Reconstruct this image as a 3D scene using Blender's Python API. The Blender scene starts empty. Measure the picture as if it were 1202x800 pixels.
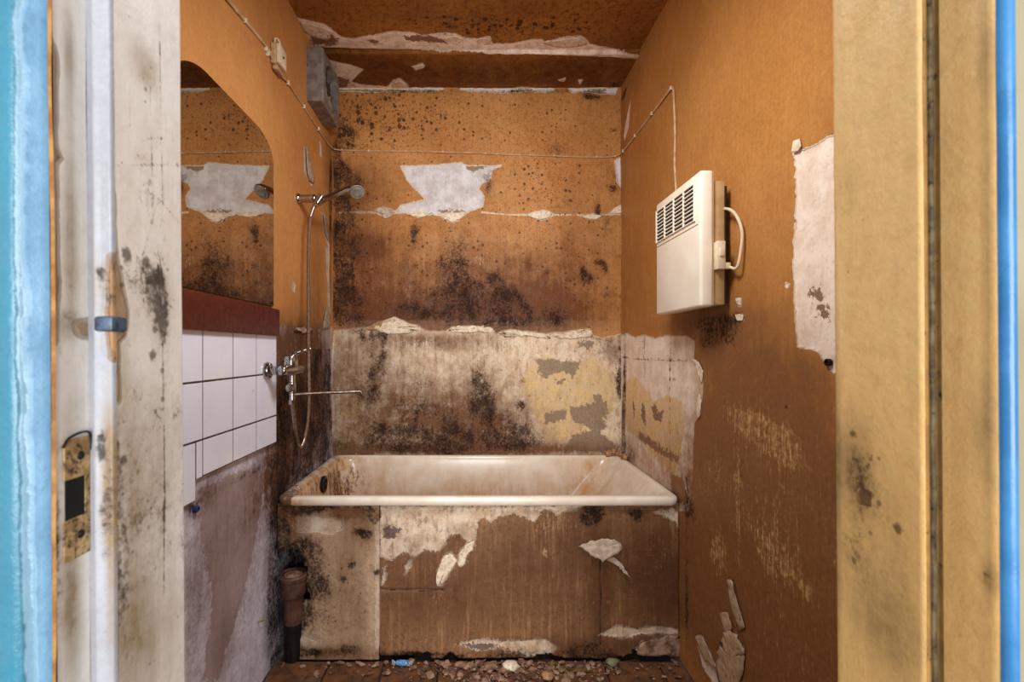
import bpy, bmesh, math, random
import numpy as np
from mathutils import Vector, Matrix

S = bpy.context.scene
COL = S.collection
# ------------------------------------------------------------------ camera, world, lights, exposure
F = 540.0                      # focal length in pixels of a 1202 px wide frame
CX, CY = 556.0, 411.0          # vanishing point of the room's depth
XL, XR, YB, ZC, HC = -0.726, 0.760, 2.375, 2.510, 1.140   # left/right/back wall, ceiling, eye height
YA = 1.700                     # bath front
cam = bpy.data.cameras.new('camera'); camo = bpy.data.objects.new('camera', cam); COL.objects.link(camo)
cam.sensor_width = 36.0; cam.lens = 36.0 * F / 1202.0
cam.shift_x = (601 - CX) / 1202.0; cam.shift_y = (CY - 400) / 1202.0
cam.clip_start = 0.02
cam.dof.use_dof = True; cam.dof.focus_distance = 1.9; cam.dof.aperture_fstop = 9.0
camo.location = (0, 0, HC); camo.rotation_euler = (math.pi / 2, 0, 0)
S.camera = camo

W = bpy.data.worlds.new('world'); S.world = W; W.use_nodes = True
W.node_tree.nodes['Background'].inputs[0].default_value = (0.86, 0.93, 1.0, 1)
W.node_tree.nodes['Background'].inputs[1].default_value = 0.55

def area(name, loc, rot, sx, sy, power, col):
    l = bpy.data.lights.new(name, 'AREA'); l.shape = 'RECTANGLE'; l.size = sx; l.size_y = sy
    l.energy = power; l.color = col
    o = bpy.data.objects.new(name, l); o.location = loc; o.rotation_euler = rot; COL.objects.link(o); return o
area('room_lamp', (0.06, 0.92, 2.14), (math.radians(32), 0, 0), 0.36, 0.36, 15, (0.97, 0.98, 1.0))
area('hall_daylight', (0.1, -2.8, 1.25), (math.radians(90), 0, 0), 2.6, 2.2, 175, (1.0, 0.985, 0.97))
S.view_settings.view_transform = 'Standard'; S.view_settings.look = 'None'
S.view_settings.gamma = 1.0; S.view_settings.exposure = 0.22; S.view_settings.use_curve_mapping = False

# ------------------------------------------------------------------ helpers
rnd = random.Random(7)
def lin(c):
    return tuple(((v / 255) / 12.92 if v / 255 <= 0.04045 else ((v / 255 + 0.055) / 1.055) ** 2.4) for v in c) + (1.0,)

class Nodes:
    def __init__(s, name, rough=0.6, metal=0.0, spec=0.5):
        s.m = bpy.data.materials.new(name); s.m.use_nodes = True; s.t = s.m.node_tree; s.n = s.t.nodes
        s.b = s.n['Principled BSDF']; s.b.inputs['Roughness'].default_value = rough
        s.b.inputs['Metallic'].default_value = metal; s.b.inputs['Specular IOR Level'].default_value = spec
        s.co = s.n.new('ShaderNodeTexCoord').outputs['Object']
    def link(s, a, b):
        if hasattr(a, 'is_output'): s.t.links.new(a, b)
        else:
            try: b.default_value = a
            except Exception: b.default_value = tuple(a)[:3]
    def scaled(s, v):
        k = s.n.new('ShaderNodeMapping'); s.link(s.co, k.inputs['Vector']); k.inputs['Scale'].default_value = v
        return k.outputs[0]
    def noise(s, scale, detail=4, rough=0.55, vec=None, dist=0.0):
        k = s.n.new('ShaderNodeTexNoise'); s.link(vec or s.co, k.inputs['Vector'])
        k.inputs['Scale'].default_value = scale; k.inputs['Detail'].default_value = detail
        k.inputs['Roughness'].default_value = rough; k.inputs['Distortion'].default_value = dist
        return k.outputs['Fac']
    def voro(s, scale, vec=None, rnd=1.0, feature='F1'):
        k = s.n.new('ShaderNodeTexVoronoi'); k.feature = feature; s.link(vec or s.co, k.inputs['Vector'])
        k.inputs['Scale'].default_value = scale; k.inputs['Randomness'].default_value = rnd
        return k.outputs['Distance'], k.outputs.get('Color')
    def attr(s, name):
        k = s.n.new('ShaderNodeAttribute'); k.attribute_name = name; return k.outputs['Fac']
    def math(s, op, a, b=0.0, c=None):
        k = s.n.new('ShaderNodeMath'); k.operation = op; s.link(a, k.inputs[0]); s.link(b, k.inputs[1])
        if c is not None: s.link(c, k.inputs[2])
        return k.outputs[0]
    def mr(s, v, a, b, c=0.0, d=1.0, smooth=True):
        k = s.n.new('ShaderNodeMapRange'); s.link(v, k.inputs[0])
        k.interpolation_type = 'SMOOTHSTEP' if smooth else 'LINEAR'
        for i, x in enumerate((a, b, c, d)): k.inputs[i + 1].default_value = x
        return k.outputs[0]
    def mix(s, f, a, b, mode='MIX'):
        k = s.n.new('ShaderNodeMix'); k.data_type = 'RGBA'; k.blend_type = mode
        s.link(f, k.inputs[0]); s.link(a, k.inputs[6]); s.link(b, k.inputs[7]); return k.outputs[2]
    def bump(s, h, dist=0.002, strength=0.6):
        k = s.n.new('ShaderNodeBump'); k.inputs['Distance'].default_value = dist
        k.inputs['Strength'].default_value = strength; s.link(h, k.inputs['Height'])
        s.link(k.outputs[0], s.b.inputs['Normal'])
    def out(s, color=None, rough=None):
        if color is not None: s.link(color, s.b.inputs['Base Color'])
        if rough is not None: s.link(rough, s.b.inputs['Roughness'])
        return s.m

def plain(name, c1, c2=None, rough=0.5, metal=0.0, scale=30, dirt=None, dirt_amt=0.0, bump=0.0):
    N = Nodes(name, rough, metal)
    c2 = c2 or tuple(max(0, v - 18) for v in c1)
    n = N.noise(scale, 5)
    col = N.mix(N.mr(n, 0.35, 0.65), lin(c1), lin(c2))
    if dirt is not None:
        d = N.noise(scale * 2.3, 6, 0.7)
        col = N.mix(N.mr(d, 0.68 - 0.35 * dirt_amt, 0.82 - 0.3 * dirt_amt), col, lin(dirt))
    if bump: N.bump(n, bump)
    return N.out(col, N.mr(n, 0.3, 0.7, rough * 0.85, min(1, rough * 1.15)))

def wall_mat(name, paint, paint2, sub, sub2, rim, yel=(196, 160, 88), grey=(122, 104, 88), grime_and_shade=(84, 50, 26),
             mold_and_shade=(22, 13, 8), scrape_and_glint=(200, 160, 112), rough=0.55, bump=1.0, speck=0.5, moldscale=1.0, edge=1.0, low=None, mottle=0.1, rimw=1.0, streaks=0.0, crackle=False):
    """Weathered wall: paint over plaster, both worn by masks stored on the mesh (peel, yel, grey, grime, mold, dots, scrape)."""
    N = Nodes(name, rough, 0.0, 0.5 if rough < .5 else 0.22)
    n1 = N.noise(2.6, 3); n2 = N.noise(16, 5, 0.6); n3 = N.noise(75, 5, 0.65); n4 = N.noise(260, 3, 0.6)
    st = N.noise(34, 6, 0.65, N.scaled((1, 1, 0.1))); st2 = N.noise(150, 4, 0.6, N.scaled((1, 1, 0.06)))
    jit = N.math('MULTIPLY_ADD', N.math('SUBTRACT', n2, 0.5), 0.020 * edge,
                 N.math('MULTIPLY', N.math('SUBTRACT', n3, 0.5), 0.012 * edge))
    e = N.math('ADD', N.attr('peel'), jit)
    pk = N.mr(e, -0.0007, 0.0007)
    pc = N.mix(N.mr(n1, 0.35, 0.65), lin(paint), lin(paint2))
    pc = N.mix(N.math('MULTIPLY', N.mr(n3, 0.52, 0.72), 0.35 * speck), pc, lin(tuple(v * 0.6 for v in paint2)))
    pc = N.mix(N.math('MULTIPLY', N.mr(n4, 0.62, 0.72), 0.25 * speck), pc, lin(tuple(min(255, v * 1.25 + 15) for v in paint)))
    gcol = lin(grime_and_shade)
    if low and len(low) > 4:
        sz_ = N.n.new('ShaderNodeSeparateXYZ'); N.link(N.co, sz_.inputs[0])
        gcol = N.mix(N.mr(sz_.outputs[2], low[0] - .012, low[0] - .002), lin(low[4]), lin(grime_and_shade))
    pc = N.mix(N.math('MULTIPLY', N.mr(N.noise(46, 9, 0.74, None, .3), 0.49, 0.60), mottle), pc, gcol)
    if streaks:
        pc = N.mix(N.math('MULTIPLY', N.mr(N.noise(70, 7, 0.7, N.scaled((1, 1, 0.07))), 0.5, 0.64), streaks), pc, lin(tuple(min(255, v * 1.35 + 14) for v in paint)))
        pc = N.mix(N.math('MULTIPLY', N.mr(N.noise(190, 5, 0.7, N.scaled((1, 1, 0.4))), 0.63, 0.70), min(1, streaks * 1.3)), pc, lin(tuple(min(255, v * 1.6 + 24) for v in paint)))
    sc = N.mix(N.mr(n2, 0.38, 0.62), lin(sub), lin(sub2))
    if low:   # below the given height another, older plaster lies bare
        sx = N.n.new('ShaderNodeSeparateXYZ'); N.link(N.co, sx.inputs[0])
        sc2 = N.mix(N.mr(n2, 0.38, 0.62), lin(low[1]), lin(low[2]))
        sc2 = N.mix(N.math('MULTIPLY', N.mr(N.noise(30, 9, 0.75, N.scaled((1, 1, .5)), .3), 0.48, 0.62), low[3]), sc2, gcol)
        sc = N.mix(N.mr(sx.outputs[2], low[0] - .01, low[0] + .01), sc2, sc)
    sc = N.mix(N.math('MULTIPLY', N.mr(n3, 0.5, 0.68), 0.4), sc, lin(tuple(v * 0.72 for v in sub2)))
    ey = N.math('ADD', N.attr('yel'), N.math('MULTIPLY', N.math('SUBTRACT', N.noise(26, 6, 0.65), 0.5), 0.07))
    sc = N.mix(N.math('MULTIPLY', N.mr(ey, -0.004, 0.010), N.mr(n2, 0.3, 0.62, 0.85, 0.35)), sc, N.mix(N.mr(n3, 0.4, 0.6), lin(yel), lin(tuple(v * 0.86 for v in yel))))
    eg = N.math('ADD', N.attr('grey'), N.math('MULTIPLY', N.math('SUBTRACT', N.noise(52, 7, 0.68), 0.5), 0.085))
    sc = N.mix(N.mr(eg, -0.0012, 0.0012), sc, lin(grey))
    c = N.mix(pk, pc, sc)
    rimm = N.mr(N.math('ABSOLUTE', N.math('ADD', e, 0.0012)), 0.0012 * rimw, 0.0028 * rimw, 1.0, 0.0)
    c = N.mix(N.math('MULTIPLY', rimm, 0.75), c, lin(rim))
    g = N.math('MULTIPLY', N.attr('grime_and_shade'), N.math('MULTIPLY_ADD', N.math('ADD', st, N.math('ADD', n2, n3)), 1.1, -0.75))
    c = N.mix(N.mr(g, 0.06, 0.85, 0, 1, False), c, gcol)
    s = N.math('ADD', N.math('MINIMUM', N.attr('scrape_and_glint'), 0.78), N.math('MULTIPLY', N.math('SUBTRACT', N.math('MULTIPLY_ADD', st2, 0.35, N.math('MULTIPLY_ADD', N.noise(120, 6, .75, N.scaled((1, 1, .45))), 0.4, N.math('MULTIPLY', n3, 0.25))), 0.5), 4.2))
    c = N.mix(N.math('MULTIPLY', N.mr(s, 0.55, 1.25), 0.8), c, lin(scrape_and_glint))
    big = N.noise(10 * moldscale, 3, 0.5); fine = N.noise(95 * moldscale, 6, 0.72); mid = N.noise(38 * moldscale, 6, 0.7, N.scaled((1, 1, 0.55)))
    mm = N.math('MULTIPLY_ADD', big, 0.26, N.math('MULTIPLY_ADD', fine, 0.46, N.math('MULTIPLY', mid, 0.28)))
    ma = N.math('MINIMUM', N.attr('mold_and_shade'), 0.95)
    m = N.math('ADD', ma, N.math('MULTIPLY', N.math('SUBTRACT', mm, 0.5), 4.6))
    m1 = N.mr(m, 0.5, 1.15)
    halo = N.mr(m, 0.05, 0.8)
    c = N.mix(N.math('MULTIPLY', halo, 0.30), c, gcol)
    c = N.mix(N.math('MULTIPLY', m1, N.mr(n2, 0.3, 0.7, 0.8, 1.0)), c, lin(mold_and_shade))
    vd, vc = N.voro(42, None, 1.0)
    sep = N.n.new('ShaderNodeSeparateColor'); N.link(vc, sep.inputs[0])
    rad = N.math('MULTIPLY', N.math('MULTIPLY', N.mr(sep.outputs[0], 0.35, 1.0, 0, 1, False), N.attr('dots')), 0.42)
    dd = N.math('SUBTRACT', rad, N.math('ADD', vd, N.math('MULTIPLY', N.math('SUBTRACT', n4, 0.5), 0.25)))
    c = N.mix(N.math('MULTIPLY', N.mr(dd, -0.04, 0.1), 0.78), c, lin(mold_and_shade))
    vd2, vc2 = N.voro(110, None, 1.0)
    sep2 = N.n.new('ShaderNodeSeparateColor'); N.link(vc2, sep2.inputs[0])
    rad2 = N.math('MULTIPLY', N.math('MULTIPLY', N.mr(sep2.outputs[1], 0.5, 1.0, 0, 1, False), N.attr('dots')), 0.44)
    c = N.mix(N.math('MULTIPLY', N.mr(N.math('SUBTRACT', rad2, vd2), -0.04, 0.1), 0.6), c, lin(mold_and_shade))
    if crackle:   # fine dark cracks and scratches in the old gloss
        cn = N.noise(75, 2, 0.5, N.scaled((1, 1, 0.6)), 1.6); cn2 = N.noise(48, 3, 0.55, N.scaled((1, 1, 0.25)), 0.8)
        l1 = N.mr(N.math('ABSOLUTE', N.math('SUBTRACT', cn, 0.5)), 0.004, 0.016, 1.0, 0.0)
        l2 = N.mr(N.math('ABSOLUTE', N.math('SUBTRACT', cn2, 0.52)), 0.003, 0.010, 1.0, 0.0)
        gate = N.mr(N.math('ADD', N.attr('dots'), N.math('MULTIPLY', N.math('SUBTRACT', n2, 0.5), 2.6)), 0.75, 1.1)
        c = N.mix(N.math('MULTIPLY', N.math('MAXIMUM', l1, l2), N.math('MULTIPLY', gate, 0.75)), c, lin(mold_and_shade))
    gr = N.math('MULTIPLY_ADD', n3, 0.5, N.math('MULTIPLY_ADD', n4, 0.3, N.math('MULTIPLY', st2, 0.2)))
    c = N.mix(0.55 * min(1, speck + .25), c, N.mix(N.mr(gr, 0.36, 0.64, 0, 1, False), (0.28, 0.26, 0.24, 1), (0.74, 0.74, 0.74, 1)), 'OVERLAY')
    h = N.math('ADD', N.math('MULTIPLY', n2, 0.5), N.math('MULTIPLY', n3, 0.5))
    h = N.math('ADD', h, N.math('MULTIPLY', n4, 0.15))
    h = N.math('SUBTRACT', h, N.math('MULTIPLY', pk, 0.7))
    h = N.math('ADD', h, N.math('MULTIPLY', rimm, 0.35))
    h = N.math('SUBTRACT', h, N.math('MULTIPLY', m1, 0.1))
    N.bump(h, 0.0026 * bump, 0.8)
    r = N.math('ADD', N.math('MULTIPLY', pk, 0.25), N.mr(n2, 0.3, 0.7, rough - 0.1, rough + 0.1))
    return N.out(c, N.math('MAXIMUM', r, N.math('MULTIPLY', m1, 0.85)))

# numpy value noise ---------------------------------------------------------
def vnoise(x, y, seed=0):
    xi = np.floor(x).astype(np.int64); yi = np.floor(y).astype(np.int64); fx = x - xi; fy = y - yi
    def h(a, b):
        v = (a * 374761393 + b * 668265263 + seed * 974634777) & 0x7fffffff
        v = ((v ^ (v >> 13)) * 1274126177) & 0x7fffffff
        return ((v ^ (v >> 16)) & 0xffff) / 65535.0
    sx = fx * fx * (3 - 2 * fx); sy = fy * fy * (3 - 2 * fy)
    a = h(xi, yi) * (1 - sx) + h(xi + 1, yi) * sx; b = h(xi, yi + 1) * (1 - sx) + h(xi + 1, yi + 1) * sx
    return a * (1 - sy) + b * sy
def fbm(x, y, o=4, seed=0):
    r = 0; a = 0.5
    for k in range(o):
        r = r + a * vnoise(x, y, seed + k); x = x * 2.03 + 5.1; y = y * 2.03 + 9.7; a *= 0.5
    return r / (1 - 0.5 ** o)

def sdf_poly(P, U, V):
    """positive inside, metres"""
    P = np.array(P, float); n = len(P); d = np.full(U.shape, 1e9); ins = np.zeros(U.shape, bool)
    for i in range(n):
        x1, y1 = P[i]; x2, y2 = P[(i + 1) % n]; ex, ey = x2 - x1, y2 - y1
        t = np.clip(((U - x1) * ex + (V - y1) * ey) / (ex * ex + ey * ey + 1e-12), 0, 1)
        d = np.minimum(d, (U - x1 - t * ex) ** 2 + (V - y1 - t * ey) ** 2)
        c = ((y1 > V) != (y2 > V))
        if abs(ey) > 1e-12: ins ^= c & (U < (V - y1) * ex / ey + x1)
    d = np.sqrt(d); return np.where(ins, d, -d)

# picture-measured points turned into wall coordinates (metres)
def LW(px, py): d = XL * F / (px - CX); return (d, HC + (CY - py) * d / F)       # (y, z) on the left wall
def RW(px, py): d = XR * F / (px - CX); return (d, HC + (CY - py) * d / F)       # (y, z) on the right wall
def BW(px, py): return ((px - CX) * YB / F, HC + (CY - py) * YB / F)             # (x, z) on the back wall
def AP(px, py): return ((px - CX) * YA / F, HC + (CY - py) * YA / F)             # (x, z) on the bath front
def CE(px, py): d = (ZC - HC) * F / (CY - py); return ((px - CX) * d / F, d)     # (x, y) on the ceiling
def JL(px, py): d = -0.2755 * F / (px - CX); return (d, HC + (CY - py) * d / F)
def JR(px, py): d = 0.342 * F / (px - CX); return (d, HC + (CY - py) * d / F)

class Field:
    """mask values over a wall grid"""
    NAMES = ('peel', 'yel', 'grey', 'mold_and_shade', 'dots', 'grime_and_shade', 'scrape_and_glint')
    def __init__(s, proj, U, V, sign=1):
        s.p = proj; s.U = U; s.V = V; s.a = {k: np.zeros(U.shape) for k in s.NAMES}
        for k in ('peel', 'yel', 'grey'): s.a[k] -= 0.06
    def poly(s, key, *polys):
        for P in polys:
            Q = [s.p(*q) for q in P]; q = np.array(Q); A = s.a[key]
            m = (s.U > q[:, 0].min() - .06) & (s.U < q[:, 0].max() + .06) & (s.V > q[:, 1].min() - .06) & (s.V < q[:, 1].max() + .06)
            A[m] = np.maximum(A[m], np.clip(sdf_poly(Q, s.U[m], s.V[m]), -.06, .06))
    def blob(s, key, *bl):
        """(px, py, rx, ry, amount[, angle]) gaussian with radii in the wall plane"""
        for b in bl:
            px, py, rx, ry, am = b[:5]; an = math.radians(b[5]) if len(b) > 5 else 0
            u, v = s.p(px, py); ru = abs(s.p(px + rx, py)[0] - s.p(px - rx, py)[0]) / 2; rv = abs(s.p(px, py + ry)[1] - s.p(px, py - ry)[1]) / 2
            du = s.U - u; dv = s.V - v
            if an:
                sg = 1 if s.p(px + 1, py)[0] > u else -1
                c, sn = math.cos(an * sg), math.sin(an * sg); du, dv = du * c + dv * sn, -du * sn + dv * c
            q = (du / ru) ** 2 + (dv / rv) ** 2
            s.a[key] += am * np.exp(-np.minimum(q, 40) ** 1.2 * 0.9)
    def line(s, key, pts, w, am):
        Q = [s.p(*q) for q in pts]; d = np.full(s.U.shape, 1e9)
        for (x1, y1), (x2, y2) in zip(Q[:-1], Q[1:]):
            ex, ey = x2 - x1, y2 - y1; t = np.clip(((s.U - x1) * ex + (s.V - y1) * ey) / (ex * ex + ey * ey + 1e-12), 0, 1)
            d = np.minimum(d, np.hypot(s.U - x1 - t * ex, s.V - y1 - t * ey))
        if key in ('peel', 'yel', 'grey'): s.a[key] = np.maximum(s.a[key], np.clip(w - d, -.06, .06))
        else: s.a[key] += am * np.exp(-(d / w) ** 2)

def mesh_obj(name, verts, faces, mat=None, parent=None, smooth=True):
    me = bpy.data.meshes.new(name)
    me.from_pydata([tuple(v) for v in verts], [], faces); me.update()
    if mat: me.materials.append(mat)
    if smooth: me.polygons.foreach_set('use_smooth', [True] * len(me.polygons))
    o = bpy.data.objects.new(name, me); COL.objects.link(o)
    if parent: o.parent = parent
    return o

def grid_obj(name, u, v, place, fields, mat, parent=None, flip=False, drop=None, solid=0.0, offs=-1):
    """place(U,V)->(N,3) ; drop(U,V)->bool mask of cells to leave out"""
    nu, nv = len(u), len(v); U, V = np.meshgrid(u, v, indexing='ij'); U = U.ravel(); V = V.ravel()
    A = fields(U, V) if fields else None
    P = place(U, V, A)
    i, j = np.meshgrid(np.arange(nu - 1), np.arange(nv - 1), indexing='ij'); a = (i * nv + j).ravel()
    q = np.stack([a, a + nv, a + nv + 1, a + 1], 1)
    if flip: q = q[:, ::-1]
    if drop is not None:
        cu = U[q].mean(1); cv = V[q].mean(1); q = q[~drop(cu, cv)]
    me = bpy.data.meshes.new(name); me.vertices.add(len(P)); me.vertices.foreach_set('co', P.astype(np.float32).ravel())
    me.loops.add(q.size); me.loops.foreach_set('vertex_index', q.ravel().astype(np.int32))
    me.polygons.add(len(q)); me.polygons.foreach_set('loop_start', np.arange(len(q), dtype=np.int32) * 4)
    me.polygons.foreach_set('use_smooth', np.ones(len(q), bool))
    me.update(calc_edges=True); me.validate()
    if A:
        for k, arr in A.a.items():
            at = me.attributes.new(k, 'FLOAT', 'POINT'); at.data.foreach_set('value', arr.astype(np.float32))
    me.materials.append(mat)
    o = bpy.data.objects.new(name, me); COL.objects.link(o)
    if drop is not None:
        bm = bmesh.new(); bm.from_mesh(me); bmesh.ops.delete(bm, geom=[x for x in bm.verts if not x.link_faces], context='VERTS'); bm.to_mesh(me); bm.free()
    if solid:
        md = o.modifiers.new('thickness', 'SOLIDIFY'); md.thickness = solid; md.offset = offs
    if parent: o.parent = parent
    return o

def tag(o, label=None, cat=None, group=None, kind=None):
    for k, v in (('label', label), ('category', cat), ('group', group), ('kind', kind)):
        if v: o[k] = v
    return o
def empty(name, loc, label=None, cat=None, group=None, kind=None):
    o = bpy.data.objects.new(name, None); o.location = loc; o.empty_display_size = 0.05; COL.objects.link(o)
    return tag(o, label, cat, group, kind)

class MB:
    """bmesh collector, world coordinates; build() links one mesh, local to the parent's location"""
    def __init__(s): s.bm = bmesh.new()
    def box(s, x0, x1, y0, y1, z0, z1, bev=0.0, seg=2, mat=None):
        r = bmesh.ops.create_cube(s.bm, size=1.0); vs = r['verts']
        for v in vs:
            v.co = Vector((x0 + (v.co.x + .5) * (x1 - x0), y0 + (v.co.y + .5) * (y1 - y0), z0 + (v.co.z + .5) * (z1 - z0)))
        if mat is not None: bmesh.ops.transform(s.bm, matrix=mat, verts=vs)
        if bev:
            es = list({e for v in vs for e in v.link_edges})
            bmesh.ops.bevel(s.bm, geom=es, offset=bev, segments=seg, affect='EDGES', profile=0.5)
        return s
    def tube(s, pts, r, n=10, cap=True, r2=None):
        pts = [Vector(p) for p in pts]; rings = []; up = None
        for i, p in enumerate(pts):
            t = (pts[min(i + 1, len(pts) - 1)] - pts[max(i - 1, 0)]).normalized()
            if up is None: up = t.orthogonal().normalized()
            up = (up - t * up.dot(t)); up = up.normalized() if up.length > 1e-6 else t.orthogonal().normalized()
            sd = t.cross(up); rr = r[i] if isinstance(r, (list, tuple)) else r
            rings.append([s.bm.verts.new(p + (up * math.cos(a) + sd * math.sin(a)) * rr) for a in [2 * math.pi * k / n for k in range(n)]])
        for A, B in zip(rings[:-1], rings[1:]):
            for k in range(n): s.bm.faces.new((A[k], A[(k + 1) % n], B[(k + 1) % n], B[k]))
        if cap: s.bm.faces.new(rings[0][::-1]); s.bm.faces.new(rings[-1])
        return s
    def lathe(s, prof, c, axis='z', n=24):
        """prof: (radius, height) list"""
        c = Vector(c); ax = {'x': Vector((1, 0, 0)), 'y': Vector((0, 1, 0)), 'z': Vector((0, 0, 1))}[axis] if isinstance(axis, str) else Vector(axis).normalized()
        a = ax.orthogonal().normalized(); b = ax.cross(a); rings = []
        for r, h in prof:
            rings.append([s.bm.verts.new(c + ax * h + (a * math.cos(t) + b * math.sin(t)) * max(r, 1e-5)) for t in [2 * math.pi * k / n for k in range(n)]])
        for A, B in zip(rings[:-1], rings[1:]):
            for k in range(n): s.bm.faces.new((A[k], A[(k + 1) % n], B[(k + 1) % n], B[k]))
        if prof[0][0] > 1e-4: s.bm.faces.new(rings[0][::-1])
        if prof[-1][0] > 1e-4: s.bm.faces.new(rings[-1])
        return s
    def build(s, name, mat, parent=None, smooth=True, sharp=35):
        bmesh.ops.recalc_face_normals(s.bm, faces=s.bm.faces)
        if parent is not None:
            l = Vector(parent.location) if parent.parent is None else Vector((0, 0, 0))
            off = Vector((0, 0, 0)); q = parent
            while q is not None: off += Vector(q.location); q = q.parent
            bmesh.ops.translate(s.bm, verts=s.bm.verts, vec=-off)
        me = bpy.data.meshes.new(name); s.bm.to_mesh(me); s.bm.free(); me.materials.append(mat)
        if smooth:
            me.polygons.foreach_set('use_smooth', [True] * len(me.polygons)); me.set_sharp_from_angle(angle=math.radians(sharp))
        o = bpy.data.objects.new(name, me); COL.objects.link(o)
        if parent is not None: o.parent = parent
        return o

def spline(pts, n=8):
    pts = [Vector(p) for p in pts]; out = []
    for i in range(len(pts) - 1):
        p0 = pts[max(i - 1, 0)]; p1 = pts[i]; p2 = pts[i + 1]; p3 = pts[min(i + 2, len(pts) - 1)]
        for k in range(n):
            t = k / n
            out.append(0.5 * ((2 * p1) + (-p0 + p2) * t + (2 * p0 - 5 * p1 + 4 * p2 - p3) * t * t + (-p0 + 3 * p1 - 3 * p2 + p3) * t ** 3))
    out.append(pts[-1]); return out

# ------------------------------------------------------------------ materials
M = {}
ZLOW = HC + (CY - 374) * YB / F
M['back'] = wall_mat('mouldy_orange_paint_over_plaster', (200, 142, 82), (182, 122, 64), (230, 226, 226), (212, 206, 204), (246, 228, 198), bump=1.3, grime_and_shade=(104, 58, 24), speck=1.0, mottle=0.32, rimw=1.5,
                     low=(ZLOW, (232, 210, 182), (214, 186, 154), 0.5, (112, 78, 54)), yel=(226, 190, 120), grey=(150, 128, 106), mold_and_shade=(40, 22, 13), scrape_and_glint=(236, 216, 190))
M['left'] = wall_mat('ochre_wall_paint', (200, 140, 80), (190, 130, 72), (214, 190, 164), (196, 168, 140), (220, 206, 194), speck=0.15, bump=0.6, grime_and_shade=(100, 66, 44), grey=(192, 174, 172), low=(1.16, (240, 236, 250), (222, 216, 230), 0.2), scrape_and_glint=(214, 196, 184))
M['right'] = wall_mat('ochre_brown_wall_paint', (184, 126, 66), (174, 116, 58), (244, 224, 204), (230, 204, 180), (232, 214, 186), speck=0.5, bump=0.7, streaks=0.05, mottle=0.14, grime_and_shade=(132, 86, 48), yel=(232, 182, 84), scrape_and_glint=(212, 168, 112), grey=(136, 108, 84))
M['ceil'] = wall_mat('dark_ochre_ceiling_paint', (166, 108, 48), (144, 90, 38), (250, 228, 210), (228, 200, 178), (250, 230, 208), speck=0.9, bump=1.3, mottle=0.6, low=(10, (250, 230, 212), (228, 202, 182), 0.3), grime_and_shade=(84, 46, 16), grey=(136, 98, 76))
M['apron'] = wall_mat('brown_bath_panel_paint', (138, 100, 68), (124, 86, 56), (224, 204, 180), (184, 156, 130), (220, 200, 176), speck=0.9, bump=1.2, mottle=0.5, edge=3.0, streaks=0.42, low=(10, (228, 206, 182), (206, 178, 150), 0.55), grime_and_shade=(92, 58, 34), grey=(110, 92, 86))
M['apron2'] = wall_mat('beige_bath_panel_plaster', (190, 162, 132), (172, 142, 112), (206, 188, 168), (186, 160, 136), (214, 196, 170), speck=0.8, bump=1.2, mottle=0.3, grime_and_shade=(104, 66, 38), mold_and_shade=(30, 20, 16))
M['stop_white'] = wall_mat('grubby_blue_white_paint', (160, 162, 170), (142, 144, 152), (150, 110, 70), (170, 130, 90), (120, 90, 60), speck=0.12, bump=0.5, grime_and_shade=(130, 106, 76), mold_and_shade=(44, 38, 36), rough=0.45, moldscale=1.7, edge=0.35)
M['jamb_white'] = wall_mat('chipped_white_gloss_paint', (240, 234, 226), (232, 222, 210), (150, 118, 84), (176, 150, 120), (150, 130, 110), speck=0.12, bump=0.5, grime_and_shade=(150, 128, 96), mold_and_shade=(60, 46, 34), rough=0.4, moldscale=1.7, edge=0.35, crackle=True)
M['jamb_cream'] = wall_mat('cream_gloss_paint', (240, 200, 136), (230, 184, 114), (150, 118, 70), (176, 150, 100), (120, 92, 50), speck=0.12, bump=0.7, grime_and_shade=(126, 96, 58), mold_and_shade=(74, 50, 26), rough=0.4, moldscale=1.7, edge=0.35, crackle=True)
M['teal'] = wall_mat('teal_gloss_paint', (46, 112, 136), (58, 124, 148), (112, 152, 182), (96, 138, 168), (130, 160, 180), speck=0.1, bump=0.8, grime_and_shade=(60, 90, 100), scrape_and_glint=(150, 190, 205), rough=0.3, edge=0.25)
M['skyblue'] = plain('sky_blue_gloss_paint', (44, 108, 160), (58, 124, 178), 0.28, scale=20, bump=0.002)
M['spout'] = plain('tarnished_spout', (130, 108, 94), (96, 78, 66), 0.35, 0.9, scale=60)
M['tile'] = plain('glazed_lavender_white_tile', (244, 244, 255), (238, 238, 254), 0.18, scale=8, dirt=(150, 130, 126), dirt_amt=0.1)
M['grout'] = plain('dark_grout', (92, 66, 56), (70, 48, 40), 0.9)
M['red'] = plain('maroon_painted_board', (94, 32, 20), (78, 24, 15), 0.45, scale=60, dirt=(170, 110, 90), dirt_amt=0.16)
M['chrome'] = plain('worn_chrome', (190, 186, 186), (160, 154, 152), 0.16, 1.0, scale=60)
M['steel'] = plain('ribbed_steel_hose', (176, 160, 146), (140, 122, 106), 0.32, 1.0, scale=90)
M['darkmetal'] = plain('dark_metal', (52, 46, 44), (36, 32, 30), 0.45, 0.7)
M['plastic'] = plain('yellowed_plastic', (226, 208, 178), (212, 190, 156), 0.42, scale=14, dirt=(150, 110, 70), dirt_amt=0.12)
M['heater'] = plain('warm_white_enamel', (244, 232, 212), (236, 220, 196), 0.35, scale=9, dirt=(160, 120, 80), dirt_amt=0.1)
M['heater_side'] = plain('tan_enamel', (196, 160, 114), (180, 142, 96), 0.45)
M['cable'] = plain('painted_cable', (206, 172, 132), (180, 140, 98), 0.5, scale=40)
M['cable_dark'] = plain('dusty_cable', (190, 150, 112), (150, 108, 72), 0.55, scale=40)
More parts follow.
